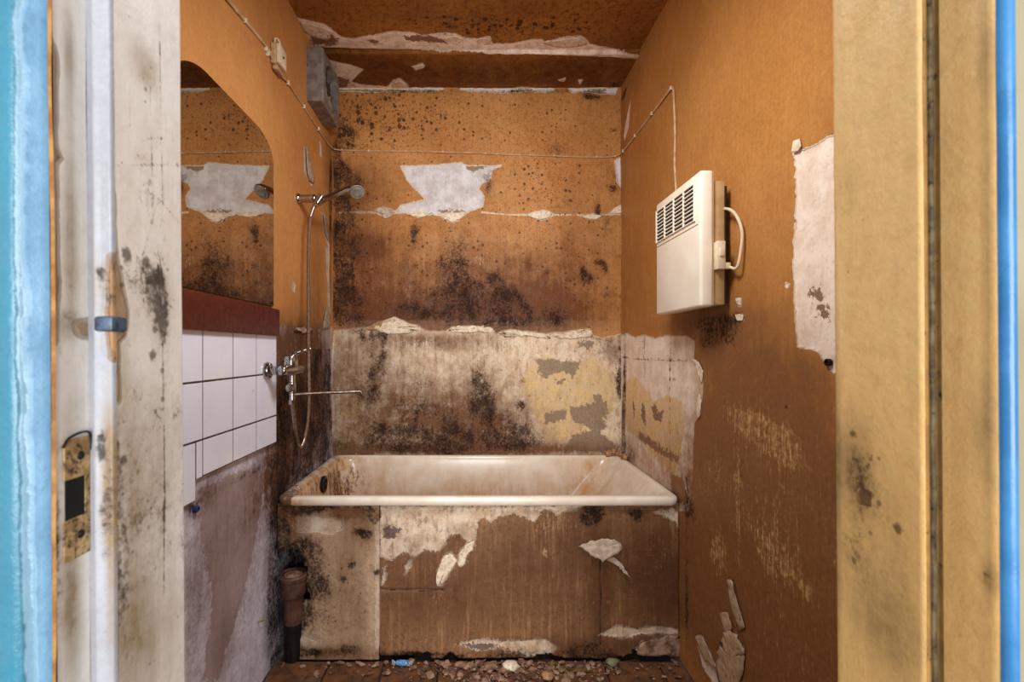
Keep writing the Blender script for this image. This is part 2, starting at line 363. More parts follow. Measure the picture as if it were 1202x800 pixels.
M['fan'] = plain('grey_fan_plastic', (138, 128, 118), (108, 98, 90), 0.5, scale=30, dirt=(60, 50, 44), dirt_amt=0.35, bump=0.001)
M['fan_blade'] = plain('pale_fan_blade', (178, 168, 158), (140, 128, 116), 0.4)
M['fan_dark'] = plain('dark_fan_plastic', (54, 46, 42), (34, 28, 26), 0.6)  # darker plastic for the fan hub
M['black'] = plain('opening_shade_black', (14, 10, 8), (8, 6, 5), 0.9)  # near-black colour stands in for shade inside openings
M['iron'] = plain('rusty_brown_glazed_pipe', (106, 72, 56), (72, 48, 38), 0.5, scale=24, dirt=(150, 110, 92), dirt_amt=0.2, bump=0.002)
M['brass'] = plain('tarnished_brass', (206, 172, 118), (156, 120, 76), 0.5, 0.3, scale=90, dirt=(60, 50, 44), dirt_amt=0.55)
M['paint_chip'] = plain('loose_paint_flake', (190, 168, 148), (160, 134, 112), 0.6, scale=50, dirt=(130, 90, 60), dirt_amt=0.3, bump=0.001)
M['tan_chip'] = plain('tan_plaster_flake', (196, 166, 132), (170, 136, 100), 0.75, scale=40, dirt=(130, 90, 56), dirt_amt=0.5, bump=0.002)
M['white_chip'] = plain('cream_plaster_flake', (232, 214, 188), (210, 186, 156), 0.75, scale=60, dirt=(140, 104, 76), dirt_amt=0.45, bump=0.001)
M['foam'] = plain('orange_expanding_foam', (176, 136, 94), (136, 96, 60), 0.7, scale=60, dirt=(230, 200, 160), dirt_amt=0.2, bump=0.002)
M['terracotta'] = plain('dirty_terracotta', (124, 78, 46), (92, 60, 38), 0.5, scale=14, dirt=(60, 40, 30), dirt_amt=0.5, bump=0.002)
M['mortar'] = plain('dirty_mortar', (70, 52, 42), (46, 34, 28), 0.9, scale=40, bump=0.003)
M['rubble'] = plain('plaster_rubble', (164, 128, 104), (92, 60, 42), 0.85, scale=26, dirt=(200, 180, 160), dirt_amt=0.3, bump=0.002)
M['stone'] = plain('grey_green_stone', (128, 130, 100), (100, 100, 76), 0.7, scale=40)
M['leaf'] = plain('dry_olive_leaf', (128, 104, 52), (96, 70, 34), 0.7, scale=40)
M['foil_white'] = plain('white_wrapper_foil', (214, 220, 232), (190, 196, 214), 0.3, scale=50)
M['foil_blue'] = plain('blue_wrapper_foil', (40, 110, 190), (120, 170, 220), 0.3, scale=120)
M['blueplug'] = plain('blue_plastic_plug', (50, 70, 130), (36, 48, 96), 0.5)
M['slate'] = plain('slate_blue_old_metal', (70, 88, 112), (40, 48, 62), 0.5, scale=120, dirt=(24, 22, 24), dirt_amt=0.4)
M['seal'] = plain('perished_rubber_seal', (104, 90, 60), (70, 58, 38), 0.85, scale=60, dirt=(20, 14, 8), dirt_amt=0.45, bump=0.001)
M['groove'] = plain('grimy_yellow_groove_paint', (150, 112, 58), (124, 90, 44), 0.7, scale=40, dirt=(24, 16, 8), dirt_amt=0.35)
M['wood'] = plain('bare_orange_wood', (190, 140, 76), (150, 96, 44), 0.6, scale=60)
M['hallwall'] = plain('pale_hall_plaster', (150, 140, 116), (136, 126, 100), 0.8, scale=6)
def mirror_mat():
    N = Nodes('old_mirror_glass', 0.03, 1.0)
    n = N.noise(260, 3, 0.6)
    N.b.inputs['Roughness'].default_value = 0.02
    return N.out(N.mix(N.mr(n, 0.68, 0.74), lin((190, 184, 176)), lin((120, 90, 60))), N.mr(n, 0.66, 0.74, 0.015, 0.5))
M['mirror'] = mirror_mat()
def tub_mat():
    N = Nodes('stained_enamel', 0.22)
    n2 = N.noise(14, 5, 0.6); n3 = N.noise(70, 6, 0.7); st = N.noise(40, 6, 0.7, N.scaled((1, 1, 0.12)))
    c = N.mix(N.mr(n2, 0.35, 0.65), lin((238, 226, 210)), lin((230, 214, 194)))
    t = N.math('MULTIPLY', N.attr('grime_and_shade'), N.mr(N.math('ADD', n2, st), 0.6, 1.3, 0.1, 1.3, False))
    c = N.mix(N.mr(t, 0, 1, 0, 0.9, False), c, lin((196, 148, 92)))
    m = N.math('ADD', N.attr('mold_and_shade'), N.math('MULTIPLY', N.math('SUBTRACT', N.math('MULTIPLY_ADD', n3, 0.5, N.math('MULTIPLY', st, 0.5)), 0.5), 3.4))
    m = N.mr(m, 0.5, 1.0)
    c = N.mix(N.math('MULTIPLY', m, 0.88), c, lin((84, 48, 26)))
    N.bump(N.math('MULTIPLY', m, 0.4), 0.001)
    return N.out(c, N.mr(m, 0, 1, 0.22, 0.8))
M['tub'] = tub_mat()

STEP = 0.005
def rng(a, b, s=STEP): n = max(2, int(round((b - a) / s)) + 1); return np.linspace(a, b, n)

# ------------------------------------------------------------------ wall_back
EDGE = [(393, 388), (412, 386), (430, 384), (440, 379), (452, 375), (463, 371), (472, 375), (480, 379), (490, 381), (497, 386), (503, 388), (524, 388), (530, 383),
        (545, 382), (562, 382), (576, 384), (582, 392), (590, 388), (600, 386), (612, 388), (625, 389), (640, 392), (650, 390), (660, 390), (672, 388), (680, 387), (692, 386), (696, 394), (706, 397), (715, 396), (731, 392)]
PATCH = [(471, 195), (500, 194), (520, 193), (541.7, 191), (548, 194), (575, 195), (588, 194), (578, 199), (576, 210), (564, 216), (562, 222), (568, 229), (566, 243), (552, 247), (536, 259), (531, 261.5), (518, 255), (508.8, 251),
         (491, 255), (479, 250), (464, 250), (471, 241), (490, 237), (501, 235), (492, 226), (485, 219), (477, 210)]
def back_fields(U, V):
    A = Field(BW, U, V)
    A.poly('peel', PATCH)
    A.poly('peel', [(619, 252), (628, 248), (640, 247), (650, 252), (642, 256), (634, 258)], [(684, 253), (694, 251), (706, 252), (703, 256), (693, 257)], [(716, 250), (724, 243), (729, 242), (729, 251)],
           [(440, 246), (450, 243), (458, 245), (464, 249), (452, 255), (444, 251)], [(722, 188), (728, 186), (729, 220), (725, 214)])
    A.line('peel', [(398, 249), (420, 249), (440, 249), (464, 250)], 0.002, 0)
    A.line('peel', [(566, 249), (600, 252), (620, 252), (660, 252), (690, 253), (729, 251)], 0.0005, 0)
    A.poly('peel', [(392, 104), (460, 104), (520, 104), (516, 107), (480, 106.6), (440, 107.6), (392, 107)], [(540, 104), (650, 104), (646, 108), (620, 107), (590, 108.6), (560, 106.8)], [(668, 104), (724, 104), (722, 109.5), (704, 110), (690, 107.5), (672, 108.5)])
    A.poly('grey', [(392, 104), (470, 104), (470, 112), (392, 112)], [(600, 104), (625, 104), (625, 112), (600, 112)], [(690, 104), (710, 104), (710, 112), (690, 112)])
    A.blob('mold_and_shade', (480, 107, 60, 3, .6), (640, 107, 60, 3, .5))
    A.poly('grey', [(546, 193), (572, 193), (566, 198), (556, 200), (549, 199)], [(515, 246), (545, 247), (540, 250), (520, 249)])
    A.a['dots'] += 0.5
    A.blob('dots', (460, 140, 90, 35, .9), (430, 125, 60, 24, .3), (600, 150, 80, 35, .35), (560, 300, 200, 90, .35), (400, 300, 30, 90, .5), (640, 215, 50, 30, .5))
    A.a['mold_and_shade'] += -0.06
    A.blob('mold_and_shade', (404, 150, 10, 20, .6), (405, 160, 12, 14, .5), (415, 158, 8, 8, .6), (440, 117, 26, 7, .5), (404, 208, 22, 14, .9), (400, 210, 14, 10, .4), (402, 245, 12, 40, .75), (404, 300, 12, 70, 1.1), (412, 280, 14, 30, .5), (410, 360, 22, 26, 1.0),
           (400, 195, 10, 8, .4), (395, 190, 6, 30, .7), (398, 330, 8, 50, .4), (487, 273, 6, 16, .75), (535, 290, 16, 36, .55, -25), (545, 340, 26, 40, .75), (590, 355, 30, 26, .8), (585, 338, 9, 20, 1.1, 15), (570, 360, 14, 26, .6), (610, 365, 14, 22, .7, 20),
           (525, 365, 60, 20, .5), (650, 375, 20, 14, .6), (460, 300, 60, 50, .35), (470, 370, 50, 20, .45), (640, 372, 60, 18, .45), (690, 326, 9, 8, 1.2), (684, 318, 4, 8, .9), (702, 307, 7, 4, 1.3), (711, 315, 5, 8, 1.0),
           (711, 345, 6, 7, .8), (702, 245, 5, 12, 1.0), (712, 262, 5, 12, .8), (668, 285, 8, 20, .55), (663, 310, 10, 20, .4), (643, 340, 8, 10, .4), (645, 205, 7, 10, .6), (575, 205, 8, 16, .7), (574, 225, 6, 10, .7), (672, 207, 6, 6, .6),
           (660, 168, 12, 16, .6, 25), (650, 178, 10, 12, .5), (705, 190, 18, 8, .5), (715, 210, 10, 12, .55), (722, 222, 8, 6, .7), (725, 130, 4, 5, .6), (722, 152, 7, 3, .8), (700, 115, 14, 4, .9), (690, 112, 8, 4, .6), (450, 230, 12, 16, .35),
           (420, 218, 16, 10, .5), (725, 300, 4, 6, .7), (730, 348, 4, 3, .8), (500, 330, 60, 40, .3), (560, 107, 200, 3, .4), (395, 180, 6, 14, .5), (408, 172, 20, 6, .5))
    A.blob('grime_and_shade', (540, 372, 180, 26, .75), (560, 335, 110, 44, .5), (430, 340, 50, 60, .45), (560, 300, 190, 90, .25), (660, 340, 60, 50, .32), (410, 250, 40, 60, .35), (430, 290, 26, 16, .5), (700, 260, 40, 60, .25), (420, 215, 36, 30, .3), (500, 215, 100, 30, .12), (600, 365, 60, 20, .4))
    A.blob('scrape_and_glint', (560, 300, 30, 22, .42), (575, 310, 16, 10, .2), (620, 280, 30, 30, .15), (470, 290, 50, 16, .1))
    return A
def back_low_fields(U, V):
    A = Field(BW, U, V)
    A.poly('peel', EDGE + [(740, 540), (380, 540)])
    A.a['dots'] += 0.45
    A.a['mold_and_shade'] += 0.0
    A.poly('yel', [(620, 430), (640, 415), (660, 425), (700, 420), (722, 440), (722, 480), (700, 500), (660, 520), (640, 515), (625, 480), (610, 450)], [(396, 470), (415, 462), (428, 468), (420, 495), (400, 492)], [(434, 420), (444, 430), (442, 444), (436, 438)])
    A.poly('grey', [(630, 423), (645, 420), (662, 424), (682, 424), (678, 434), (672, 444), (664, 436), (650, 438), (640, 446), (633, 438)], [(678, 401), (695, 399), (701, 404), (692, 409), (680, 407)], [(667, 478), (685, 476), (702, 470), (704, 480), (712, 500), (702, 512), (690, 500), (672, 494)],
           [(674, 510), (700, 504), (722, 520), (722, 530), (660, 530)], [(696, 462), (706, 464), (715, 480), (712, 492), (702, 484)], [(652, 446), (662, 446), (660, 452), (653, 451)], [(640, 484), (665, 480), (664, 494), (640, 496)])
    A.blob('mold_and_shade', (425, 470, 20, 30, .75), (440, 430, 12, 30, .6), (450, 400, 5, 30, .5), (425, 400, 4, 30, .5), (436, 400, 3, 30, .5), (448, 510, 30, 16, .8), (462, 520, 16, 8, .8), (500, 500, 30, 40, .65), (530, 500, 14, 50, .55), (560, 455, 12, 28, 1.0), (575, 465, 12, 24, .7), (562, 500, 20, 30, .6), (600, 500, 26, 26, .75),
           (610, 515, 20, 16, .6), (640, 520, 16, 10, .4), (470, 470, 26, 40, .4), (545, 520, 70, 14, .7), (450, 525, 60, 8, .4), (728, 430, 3, 60, .9), (726, 450, 5, 16, .8), (700, 412, 8, 14, .3), (613, 448, 5, 4, .8), (611, 475, 7, 5, .7), (392, 460, 6, 60, .5), (400, 520, 12, 8, .5), (600, 396, 80, 5, .2), (440, 395, 40, 6, .5), (415, 388, 12, 3, .6),
           (450, 387, 9, 6, .9), (461, 384, 5, 4, .7), (500, 430, 50, 30, .2), (700, 395, 16, 4, .6), (715, 405, 10, 10, .7))
    A.blob('grime_and_shade', (430, 450, 50, 60, .55), (510, 490, 90, 44, .6), (530, 400, 60, 10, .6), (570, 500, 80, 30, .55), (460, 400, 60, 14, .3), (640, 525, 100, 12, .4), (405, 520, 40, 20, .5), (720, 410, 12, 16, .7), (400, 430, 16, 60, .3), (560, 440, 60, 40, .3), (500, 528, 200, 7, .7))
    A.blob('scrape_and_glint', (520, 420, 50, 20, .35), (590, 430, 40, 40, .45), (600, 405, 60, 10, .3), (640, 402, 50, 8, .4), (485, 405, 30, 10, .4), (480, 500, 20, 8, .4), (560, 480, 6, 6, .7), (470, 400, 60, 6, .3))
    return A
def relief(A, U, V, k=0.0025, seed=1):
    r = (fbm(U * 4, V * 4, 3, seed) - .5) * 0.010 + (fbm(U * 26, V * 26, 3, seed + 9) - .5) * 0.003
    if A: r = r - k * (np.clip(A.a['peel'] / 0.006, -1, 1) * .5 + .5)
    return r
zsplit = BW(500, 398)[1]
def place_back(U, V, A): return np.stack([U, YB - relief(A, U, V), V], 1)
# one wall, painted field above and stripped plaster below meeting at the ragged edge
def all_back(U, V):
    A = back_fields(U, V); B = back_low_fields(U, V)
    C = Field(BW, U, V)
    w = (V < BW(500, 368)[1])
    return A, B, w
def back_upper_place(U, V, A): return np.stack([U, YB - relief(A, U, V), V], 1)
def back_lower_place(U, V, A): return np.stack([U, YB - relief(A, U, V, 0.003), V], 1)
zs = BW(500, 366)[1]
wall_back = empty('wall_back', (0, YB, 0), kind='structure')
def reloc(o, parent):            # mesh built in world coordinates -> local to parent
    off = Vector(parent.location); o.data.transform(Matrix.Translation(-off)); o.parent = parent
def back_all(U, V):
    A = back_fields(U, V); B = back_low_fields(U, V)
    t = np.clip(B.a['peel'] / 0.004 * .5 + .5, 0, 1)
    A.a['peel'] = np.maximum(A.a['peel'], B.a['peel'])
    for k in ('mold_and_shade', 'dots', 'grime_and_shade', 'scrape_and_glint'): A.a[k] = A.a[k] * (1 - t) + B.a[k] * t
    for k in ('yel', 'grey'): A.a[k] = np.maximum(A.a[k], B.a[k])
    A.a['dots'] *= np.where((A.a['peel'] > 0) & (V > ZLOW), .25, 1)
    return A
o = grid_obj('plaster_surface', rng(XL - .01, XR + .01), rng(0, ZC + .01), back_upper_place, back_all, M['back'], flip=False); reloc(o, wall_back)

# ------------------------------------------------------------------ wall_left
def left_fields(U, V):
    A = Field(LW, U, V)
    low = [(100, 384), (322, 384), (332, 382), (341, 383), (346, 389), (356, 386), (370, 386), (378, 384), (381, 372), (384, 358), (387, 366), (389, 384), (392, 390), (392, 1000), (-700, 1000)]
    A.poly('peel', low)
    # keep far below fully peeled
    A.a['peel'] = np.where(V < 1.15, 0.06, A.a['peel']); 
    A.poly('peel', [(357, 172), (360, 176), (365, 192), (369, 214), (366, 218), (361, 208), (357, 200)], [(375, 165), (376.5, 170), (377, 184), (375, 182)], [(377, 249), (381, 254), (386, 285), (386, 292), (380, 272)],
           [(382, 290), (386, 292), (388, 384), (384, 384), (384, 330)], [(344, 330), (347, 334), (346, 342), (343, 338)])
    # bare bluish plaster right of the ridge versus browner plaster left of it: the brown layer is 'grey'
    A.poly('grey', [(326, 386), (388, 386), (388, 532), (332, 575), (326, 560)])
    A.poly('grey', [(236, 572), (262, 562), (300, 548), (312, 560), (308, 590), (299, 640), (294, 660), (286, 700), (268, 760), (256, 800), (240, 800), (250, 700), (240, 650), (235, 610)])
    A.a['mold_and_shade'] += np.where(V < 1.15, -0.05, -0.8) + 1.6 * np.clip((U - 1.645) / .04, 0, 1) * np.clip((.60 - V) / .04, 0, 1)  # last term paints shade on the wall seen through the broken bath front
    A.blob('mold_and_shade', (375, 470, 14, 70, .9), (350, 500, 20, 60, .9), (335, 520, 16, 50, .9), (372, 420, 8, 40, .5), (340, 450, 16, 40, .5), (330, 560, 10, 30, 1.0), (322, 640, 6, 60, .9), (320, 740, 6, 60, .6), (385, 520, 8, 30, 1.0), (360, 540, 20, 20, 1.2), (295, 555, 26, 7, .8), (240, 580, 20, 10, .5), (260, 640, 20, 40, .15),
           (388, 300, 3, 90, 1.4), (388, 190, 3, 40, 1.2), (387, 240, 3, 30, .8), (300, 640, 14, 40, .25), (386, 460, 5, 80, .6), (318, 700, 5, 80, .5), (285, 720, 12, 16, .4), (230, 640, 14, 60, .2), (228, 598, 7, 7, .7), (347, 390, 20, 8, .5))
    A.blob('grime_and_shade', (350, 400, 40, 26, .5), (330, 480, 24, 80, .6), (366, 470, 26, 90, .75), (310, 575, 30, 40, .45), (255, 640, 30, 100, .35), (230, 700, 20, 80, .3), (300, 640, 20, 60, .3), (330, 590, 10, 60, .8), (240, 580, 30, 20, .45), (318, 720, 8, 80, .6), (372, 330, 8, 60, .35), (384, 200, 6, 60, .4), (360, 470, 40, 90, .3), (265, 760, 14, 40, .4))
    A.blob('scrape_and_glint', (362, 468, 10, 60, .35), (346, 420, 10, 20, .4), (280, 560, 20, 10, .5), (270, 700, 40, 90, .25), (338, 232, 12, 3, .25), (372, 420, 10, 30, .3))  # thin blob beside the shower bracket paints its bright glint
    return A
wall_left = empty('wall_left', (XL, 1.4, 0), kind='structure')
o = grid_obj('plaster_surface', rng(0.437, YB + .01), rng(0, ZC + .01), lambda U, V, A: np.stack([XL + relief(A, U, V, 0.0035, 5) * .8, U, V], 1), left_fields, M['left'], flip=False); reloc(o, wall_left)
# ------------------------------------------------------------------ wall_right
def right_fields(U, V):
    A = Field(RW, U, V)
    A.poly('peel', [(932, 178), (945, 176), (960, 170), (971, 159), (979, 157), (1010, 150), (1010, 440), (977, 436), (969, 426), (962, 413), (950, 409), (937, 407), (934, 370), (931, 300), (934, 240)])
    A.poly('peel', [(727, 394), (737, 391), (746, 396), (757, 393), (769, 397), (782, 394), (806, 394), (816, 400), (815, 421), (821, 425), (826, 435), (825, 460), (823.5, 485), (815, 495), (813.5, 531), (812, 575), (808, 600), (790, 600), (727, 545)])
    A.poly('peel', [(856, 680), (861, 680), (865, 700), (870, 716), (875, 737), (869, 740), (862, 728), (855, 701)], [(847, 719), (855, 716), (861, 737), (870, 746), (875, 764), (870, 800), (866, 830), (844, 800), (840, 764), (847, 752)],
           [(816, 749), (825, 744), (834, 764), (847, 797), (852, 815), (836, 800), (825, 782)], [(866, 350), (871, 350), (871, 359), (867, 358)], [(866, 370), (873, 368), (874, 376), (868, 377)], [(724, 116), (728, 118), (729, 150), (726, 170)],
           [(737, 132), (740, 118), (738, 150), (733, 164), (732, 160)], [(922, 331), (927, 333), (925, 338), (922, 337)], [(864, 560), (870, 558), (871, 566), (866, 568)])
    A.poly('yel', [(732, 450), (745, 442), (757, 455), (768, 470), (785, 462), (801, 470), (803, 500), (800, 535), (790, 560), (772, 540), (755, 520), (735, 505)], [(817, 428), (823, 440), (822, 480), (818, 480)])
    A.poly('grey', [(750, 506), (758, 512), (770, 520), (786, 530), (797, 536), (796, 542), (780, 536), (766, 527), (748, 514)], [(764, 478), (770, 474), (772, 484), (778, 482), (776, 494), (768, 492)], [(742, 466), (745, 480), (743, 492)], [(753, 472), (757, 480), (757, 500), (752, 490)], [(787, 556), (800, 560), (808, 590), (796, 592), (786, 570)],
           [(948, 340), (962, 338), (966, 350), (955, 354)], [(960, 358), (972, 362), (972, 374), (960, 372)])
    A.line('grey', [(755, 394), (755, 440)], 0.0002, 0); A.line('grey', [(787, 394), (786, 440), (786, 500)], -0.001, 0)
    A.line('grey', [(729, 419), (757, 422), (786, 422), (815, 423)], -0.002, 0)
    A.a['mold_and_shade'] += -0.35
    A.blob('mold_and_shade', (840, 385, 26, 24, .85), (830, 405, 18, 30, .5), (860, 400, 16, 50, .45), (880, 420, 30, 40, .3), (815, 380, 40, 8, .6), (733, 300, 3, 130, .45), (731, 120, 4, 26, .8), (731, 500, 3, 50, 1.2), (733, 440, 2.5, 60, .9), (757, 400, 2, 16, .5), (790, 445, 5, 3, 1.1), (780, 570, 24, 14, .8), (742, 540, 10, 16, .8), (740, 520, 8, 20, .5), (806, 560, 8, 40, .6), (796, 590, 20, 8, .6),  # blobs around the heater paint its stain together with its cast shadow
           (734, 350, 3, 4, .6), (923, 478, 5, 4, 1.3), (936, 540, 10, 4, .9), (878, 520, 6, 4, 1.0), (806, 640, 4, 80, .9), (806, 740, 4, 80, .9), (822, 480, 3, 30, .4), (974, 425, 5, 5, 1.3), (930, 176, 5, 7, .9), (735, 105, 6, 6, .7), (763, 50, 10, 14, .4, 30), (960, 330, 20, 60, .1), (814, 600, 4, 40, .6), (955, 362, 8, 6, .5), (830, 790, 10, 20, .6), (867, 372, 3, 4, 1), (864, 330, 5, 20, .5))
    A.blob('grime_and_shade', (840, 400, 60, 60, .7), (880, 480, 90, 90, .42), (900, 650, 160, 120, .85), (870, 640, 80, 160, .6), (900, 440, 80, 40, .3), (840, 540, 40, 60, .6), (960, 600, 60, 150, .5), (775, 555, 30, 40, .45), (740, 530, 14, 40, .5), (900, 780, 200, 80, .8), (812, 380, 50, 10, .5), (740, 350, 20, 60, .3), (731, 200, 6, 120, .3), (860, 790, 60, 40, .4), (752, 60, 20, 40, .3))  # below the heater this holds both stain and painted shadow
    A.a['grime_and_shade'] += np.where(V < 1.0, 0.35, 0) * np.clip((1.05 - V) * 4, 0, 1)
    A.a['scrape_and_glint'] += .34 * np.clip((1.25 - V) * 4, 0, 1) * (.45 + .8 * fbm(U * 7, V * 2.5, 3, 61))
    A.a['grime_and_shade'] *= np.where(A.a['peel'] > 0, .45, 1)
    A.line('mold_and_shade', [(757, 395), (756, 440), (757, 530)], .0035, 1.15); A.line('mold_and_shade', [(787, 395), (786, 470), (786, 560)], .0035, 1.15); A.line('mold_and_shade', [(729, 419), (757, 422), (787, 423), (815, 424)], .003, 1.15); A.line('mold_and_shade', [(733, 480), (770, 486)], .003, .4); A.line('mold_and_shade', [(745, 505), (800, 538)], .004, .7)
    A.blob('scrape_and_glint', (880, 500, 34, 14, .6, -15), (905, 510, 30, 14, .6, -25), (925, 520, 16, 20, .45, -30), (890, 520, 40, 30, .25), (900, 660, 12, 8, .6, -35), (918, 668, 14, 5, .7, -30), (938, 682, 14, 4, .8, -30), (950, 695, 5, 10, .8), (866, 590, 2.5, 50, .6), (838, 650, 12, 20, .45), (845, 640, 10, 26, .3), (895, 630, 30, 16, .3), (860, 580, 50, 50, .12), (930, 610, 50, 50, .12), (905, 700, 60, 80, .1), (865, 563, 5, 5, .9), (840, 560, 14, 20, .2))
    return A
wall_right = empty('wall_right', (XR, 1.4, 0), kind='structure')
o = grid_obj('plaster_surface', rng(0.437, YB + .01), rng(0, ZC + .01), lambda U, V, A: np.stack([XR - relief(A, U, V, 0.003, 8) * .8, U, V], 1), right_fields, M['right'], flip=True); reloc(o, wall_right)

# ------------------------------------------------------------------ ceiling: main slab and a lower strip along the back
CT = [(345, 18), (351, 22), (363, 24), (375, 26), (384, 30), (392, 36), (400, 42), (415, 45), (425, 42), (440, 40), (460, 37), (480, 37), (495, 41), (505, 40), (520, 38), (535, 39), (542, 43), (560, 45), (575, 42), (577, 51), (600, 51), (620, 47), (635, 46), (642, 49), (657, 44), (668, 43), (682, 42), (688, 46), (692, 51), (710, 55), (725, 58), (740, 60), (752, 61),
      (752, 65), (700, 62), (640, 60), (550, 58), (480, 57), (430, 56), (362, 54), (352, 46)]
def ceil_fields(U, V):
    A = Field(CE, U, V)
    A.poly('peel', CT)
    A.poly('peel', [(384, 66), (400, 70), (412, 72), (427, 78), (420, 84), (412, 92), (425, 96), (455, 98), (462, 90), (470, 88), (478, 95), (481, 103), (455, 106), (384, 108)], [(483, 74), (496, 70), (499, 74), (488, 79)], [(655, 90), (664, 87), (663, 92)], [(678, 90), (684, 90), (681, 96)],
           [(388, 105.5), (480, 105), (500, 101), (512, 106.3), (590, 106.3), (600, 100), (612, 98), (640, 101), (648, 106.6), (675, 106.8), (690, 105), (712, 104), (716, 112), (388, 112)])
    A.poly('grey', [(363, 38), (385, 36), (396, 44), (396, 52), (366, 52)], [(432, 46), (446, 46), (440, 51)], [(472, 42), (500, 40), (527, 46), (524, 50), (480, 47)], [(392, 84), (410, 90), (408, 104), (390, 104)])
    A.a['dots'] += .2
    A.blob('dots', (600, 28, 90, 16, 1.1), (640, 30, 60, 14, .4), (560, 80, 120, 16, .4), (530, 28, 60, 12, .5), (700, 30, 40, 20, .4))
    A.a['mold_and_shade'] += -0.45
    A.blob('mold_and_shade', (600, 35, 60, 7, .5), (530, 31, 12, 3, 1.0), (755, 20, 20, 14, .7), (450, 20, 60, 10, .15), (560, 90, 60, 14, .35), (470, 80, 50, 16, .35), (400, 62, 40, 8, .6), (400, 98, 26, 6, .8), (700, 100, 20, 8, .8), (725, 96, 10, 10, .8), (440, 96, 20, 4, .7), (650, 92, 40, 7, .5), (550, 62, 200, 4, .35))
    A.blob('grime_and_shade', (560, 84, 220, 22, .75), (560, 12, 260, 20, .3), (700, 60, 60, 30, .3), (420, 60, 60, 20, .4), (380, 45, 20, 10, .6), (500, 52, 60, 4, .4))
    A.a['grime_and_shade'] *= np.where(A.a['peel'] > 0, .2, 1); A.a['mold_and_shade'] += np.where(A.a['peel'] > 0, -.1, .15)
    return A
YJ = CE(556, 58)[1]; DROP = 0.014
def place_ceil(U, V, A):
    z = ZC - relief(A, U, V, -0.003, 11) * .8
    return np.stack([U, V, z - DROP * np.clip((V - YJ) / 0.006, 0, 1)], 1)
ceiling = empty('ceiling', (0, 1.4, ZC), kind='structure')
o = grid_obj('painted_slab', rng(XL - .01, XR + .01), rng(0.437, YB + .02), place_ceil, ceil_fields, M['ceil'], flip=True); reloc(o, ceiling)

# ------------------------------------------------------------------ floor: mortar bed and terracotta tiles
floor = empty('floor', (0, 1.0, 0), kind='structure')
MB().box(-1.4, 1.4, -1.6, 2.42, -0.08, -0.012).build('mortar_bed', M['mortar'], floor)
tile_me = []
for v in range(3):
    b = MB(); b.box(-0.0975, 0.0975, -0.0725, 0.0725, -0.012, 0.0, 0.003, 1); 
    for q in b.bm.verts:
        q.co.z += rnd.uniform(-.0012, .0006)
    bb = b.build('floor_tile', M['terracotta']); tile_me.append(bb.data); bpy.data.objects.remove(bb)
xoff = (514 - CX) * 1.64 / F
k = 0
for j in range(9):
    yc = 1.69 - 0.0725 - j * 0.150
    if yc < 0.5: break
    x = xoff - 0.6 - (0.1 if j % 2 else 0) + 0.1
    x -= 0.2
    while x - 0.1 < XR:
        xa, xb = max(x - .0975, XL + .002), min(x + .0975, XR - .002)
        if xb - xa > .02:
            o = bpy.data.objects.new('floor_tile', tile_me[k % 3]); COL.objects.link(o); o.parent = floor
            o.scale = ((xb - xa) / .195, 1, 1)
            o.location = ((xa + xb) / 2, yc - 1.0, rnd.uniform(-.003, .001)); o.rotation_euler = (rnd.uniform(-.008, .008), rnd.uniform(-.008, .008), rnd.uniform(-.01, .01)); k += 1
        x += 0.2

# ------------------------------------------------------------------ wall_front with the doorway
wf = empty('wall_front', (0, 0.38, 0), kind='structure')
b = MB(); b.box(-1.4, -0.335, 0.327, 0.435, 0, 2.6); b.build('wall_segment', M['hallwall'], wf)
b = MB(); b.box(0.415, 1.4, 0.327, 0.435, 0, 2.6); b.build('wall_segment', M['hallwall'], wf)
b = MB(); b.box(-0.335, 0.415, 0.327, 0.435, 2.09, 2.6); b.build('wall_segment', M['hallwall'], wf)

# ------------------------------------------------------------------ door frame (door_1)
door = empty('door_1', (0.033, 0.38, 0), kind='structure')
LEAN = 0.0075
def prof_obj(name, prof, mat, fields=None, z0=0.0, z1=2.05, ds=0.003, dz=0.006, flip=False, wob=0.0006):
    """vertical moulding swept from a plan profile; arc length runs along u"""
    P = [np.array(p, float) for p in prof]; L = [0]
    for a, c in zip(P[:-1], P[1:]): L.append(L[-1] + np.linalg.norm(c - a))
    u = np.unique(np.concatenate([np.linspace(L[i], L[i + 1], max(2, int((L[i + 1] - L[i]) / ds) + 1)) for i in range(len(P) - 1)]))
    PX = np.array([p[0] for p in P]); PY = np.array([p[1] for p in P])
    def xy(U): return np.interp(U, L, PX), np.interp(U, L, PY)
    def fl(U, V):
        x, y = xy(U); return fields(x, y, V) if fields else Field(at_depth(1.0), y, V)
    def pl(U, V, A):
        x, y = xy(U); w = (fbm(U * 60, V * 9, 3, 3) - .5) * wob
        return np.stack([x + LEAN * (HC - V) + w, y + w, V], 1)
    zz = np.unique(np.concatenate([np.linspace(z0, .75, 30), np.arange(.75, 1.55, dz), np.linspace(1.55, z1, 24)])) if z0 < .7 else rng(z0, z1, dz)
    o = grid_obj(name, u, zz, pl, fl, mat, flip=flip); reloc(o, door); return o
class FrameField(Field):
    pass
def at_depth(x):      # projector for the plane x = const, giving (y, z)
    return lambda px, py: (x * F / (px - CX), HC + (CY - py) * (x * F / (px - CX)) / F)
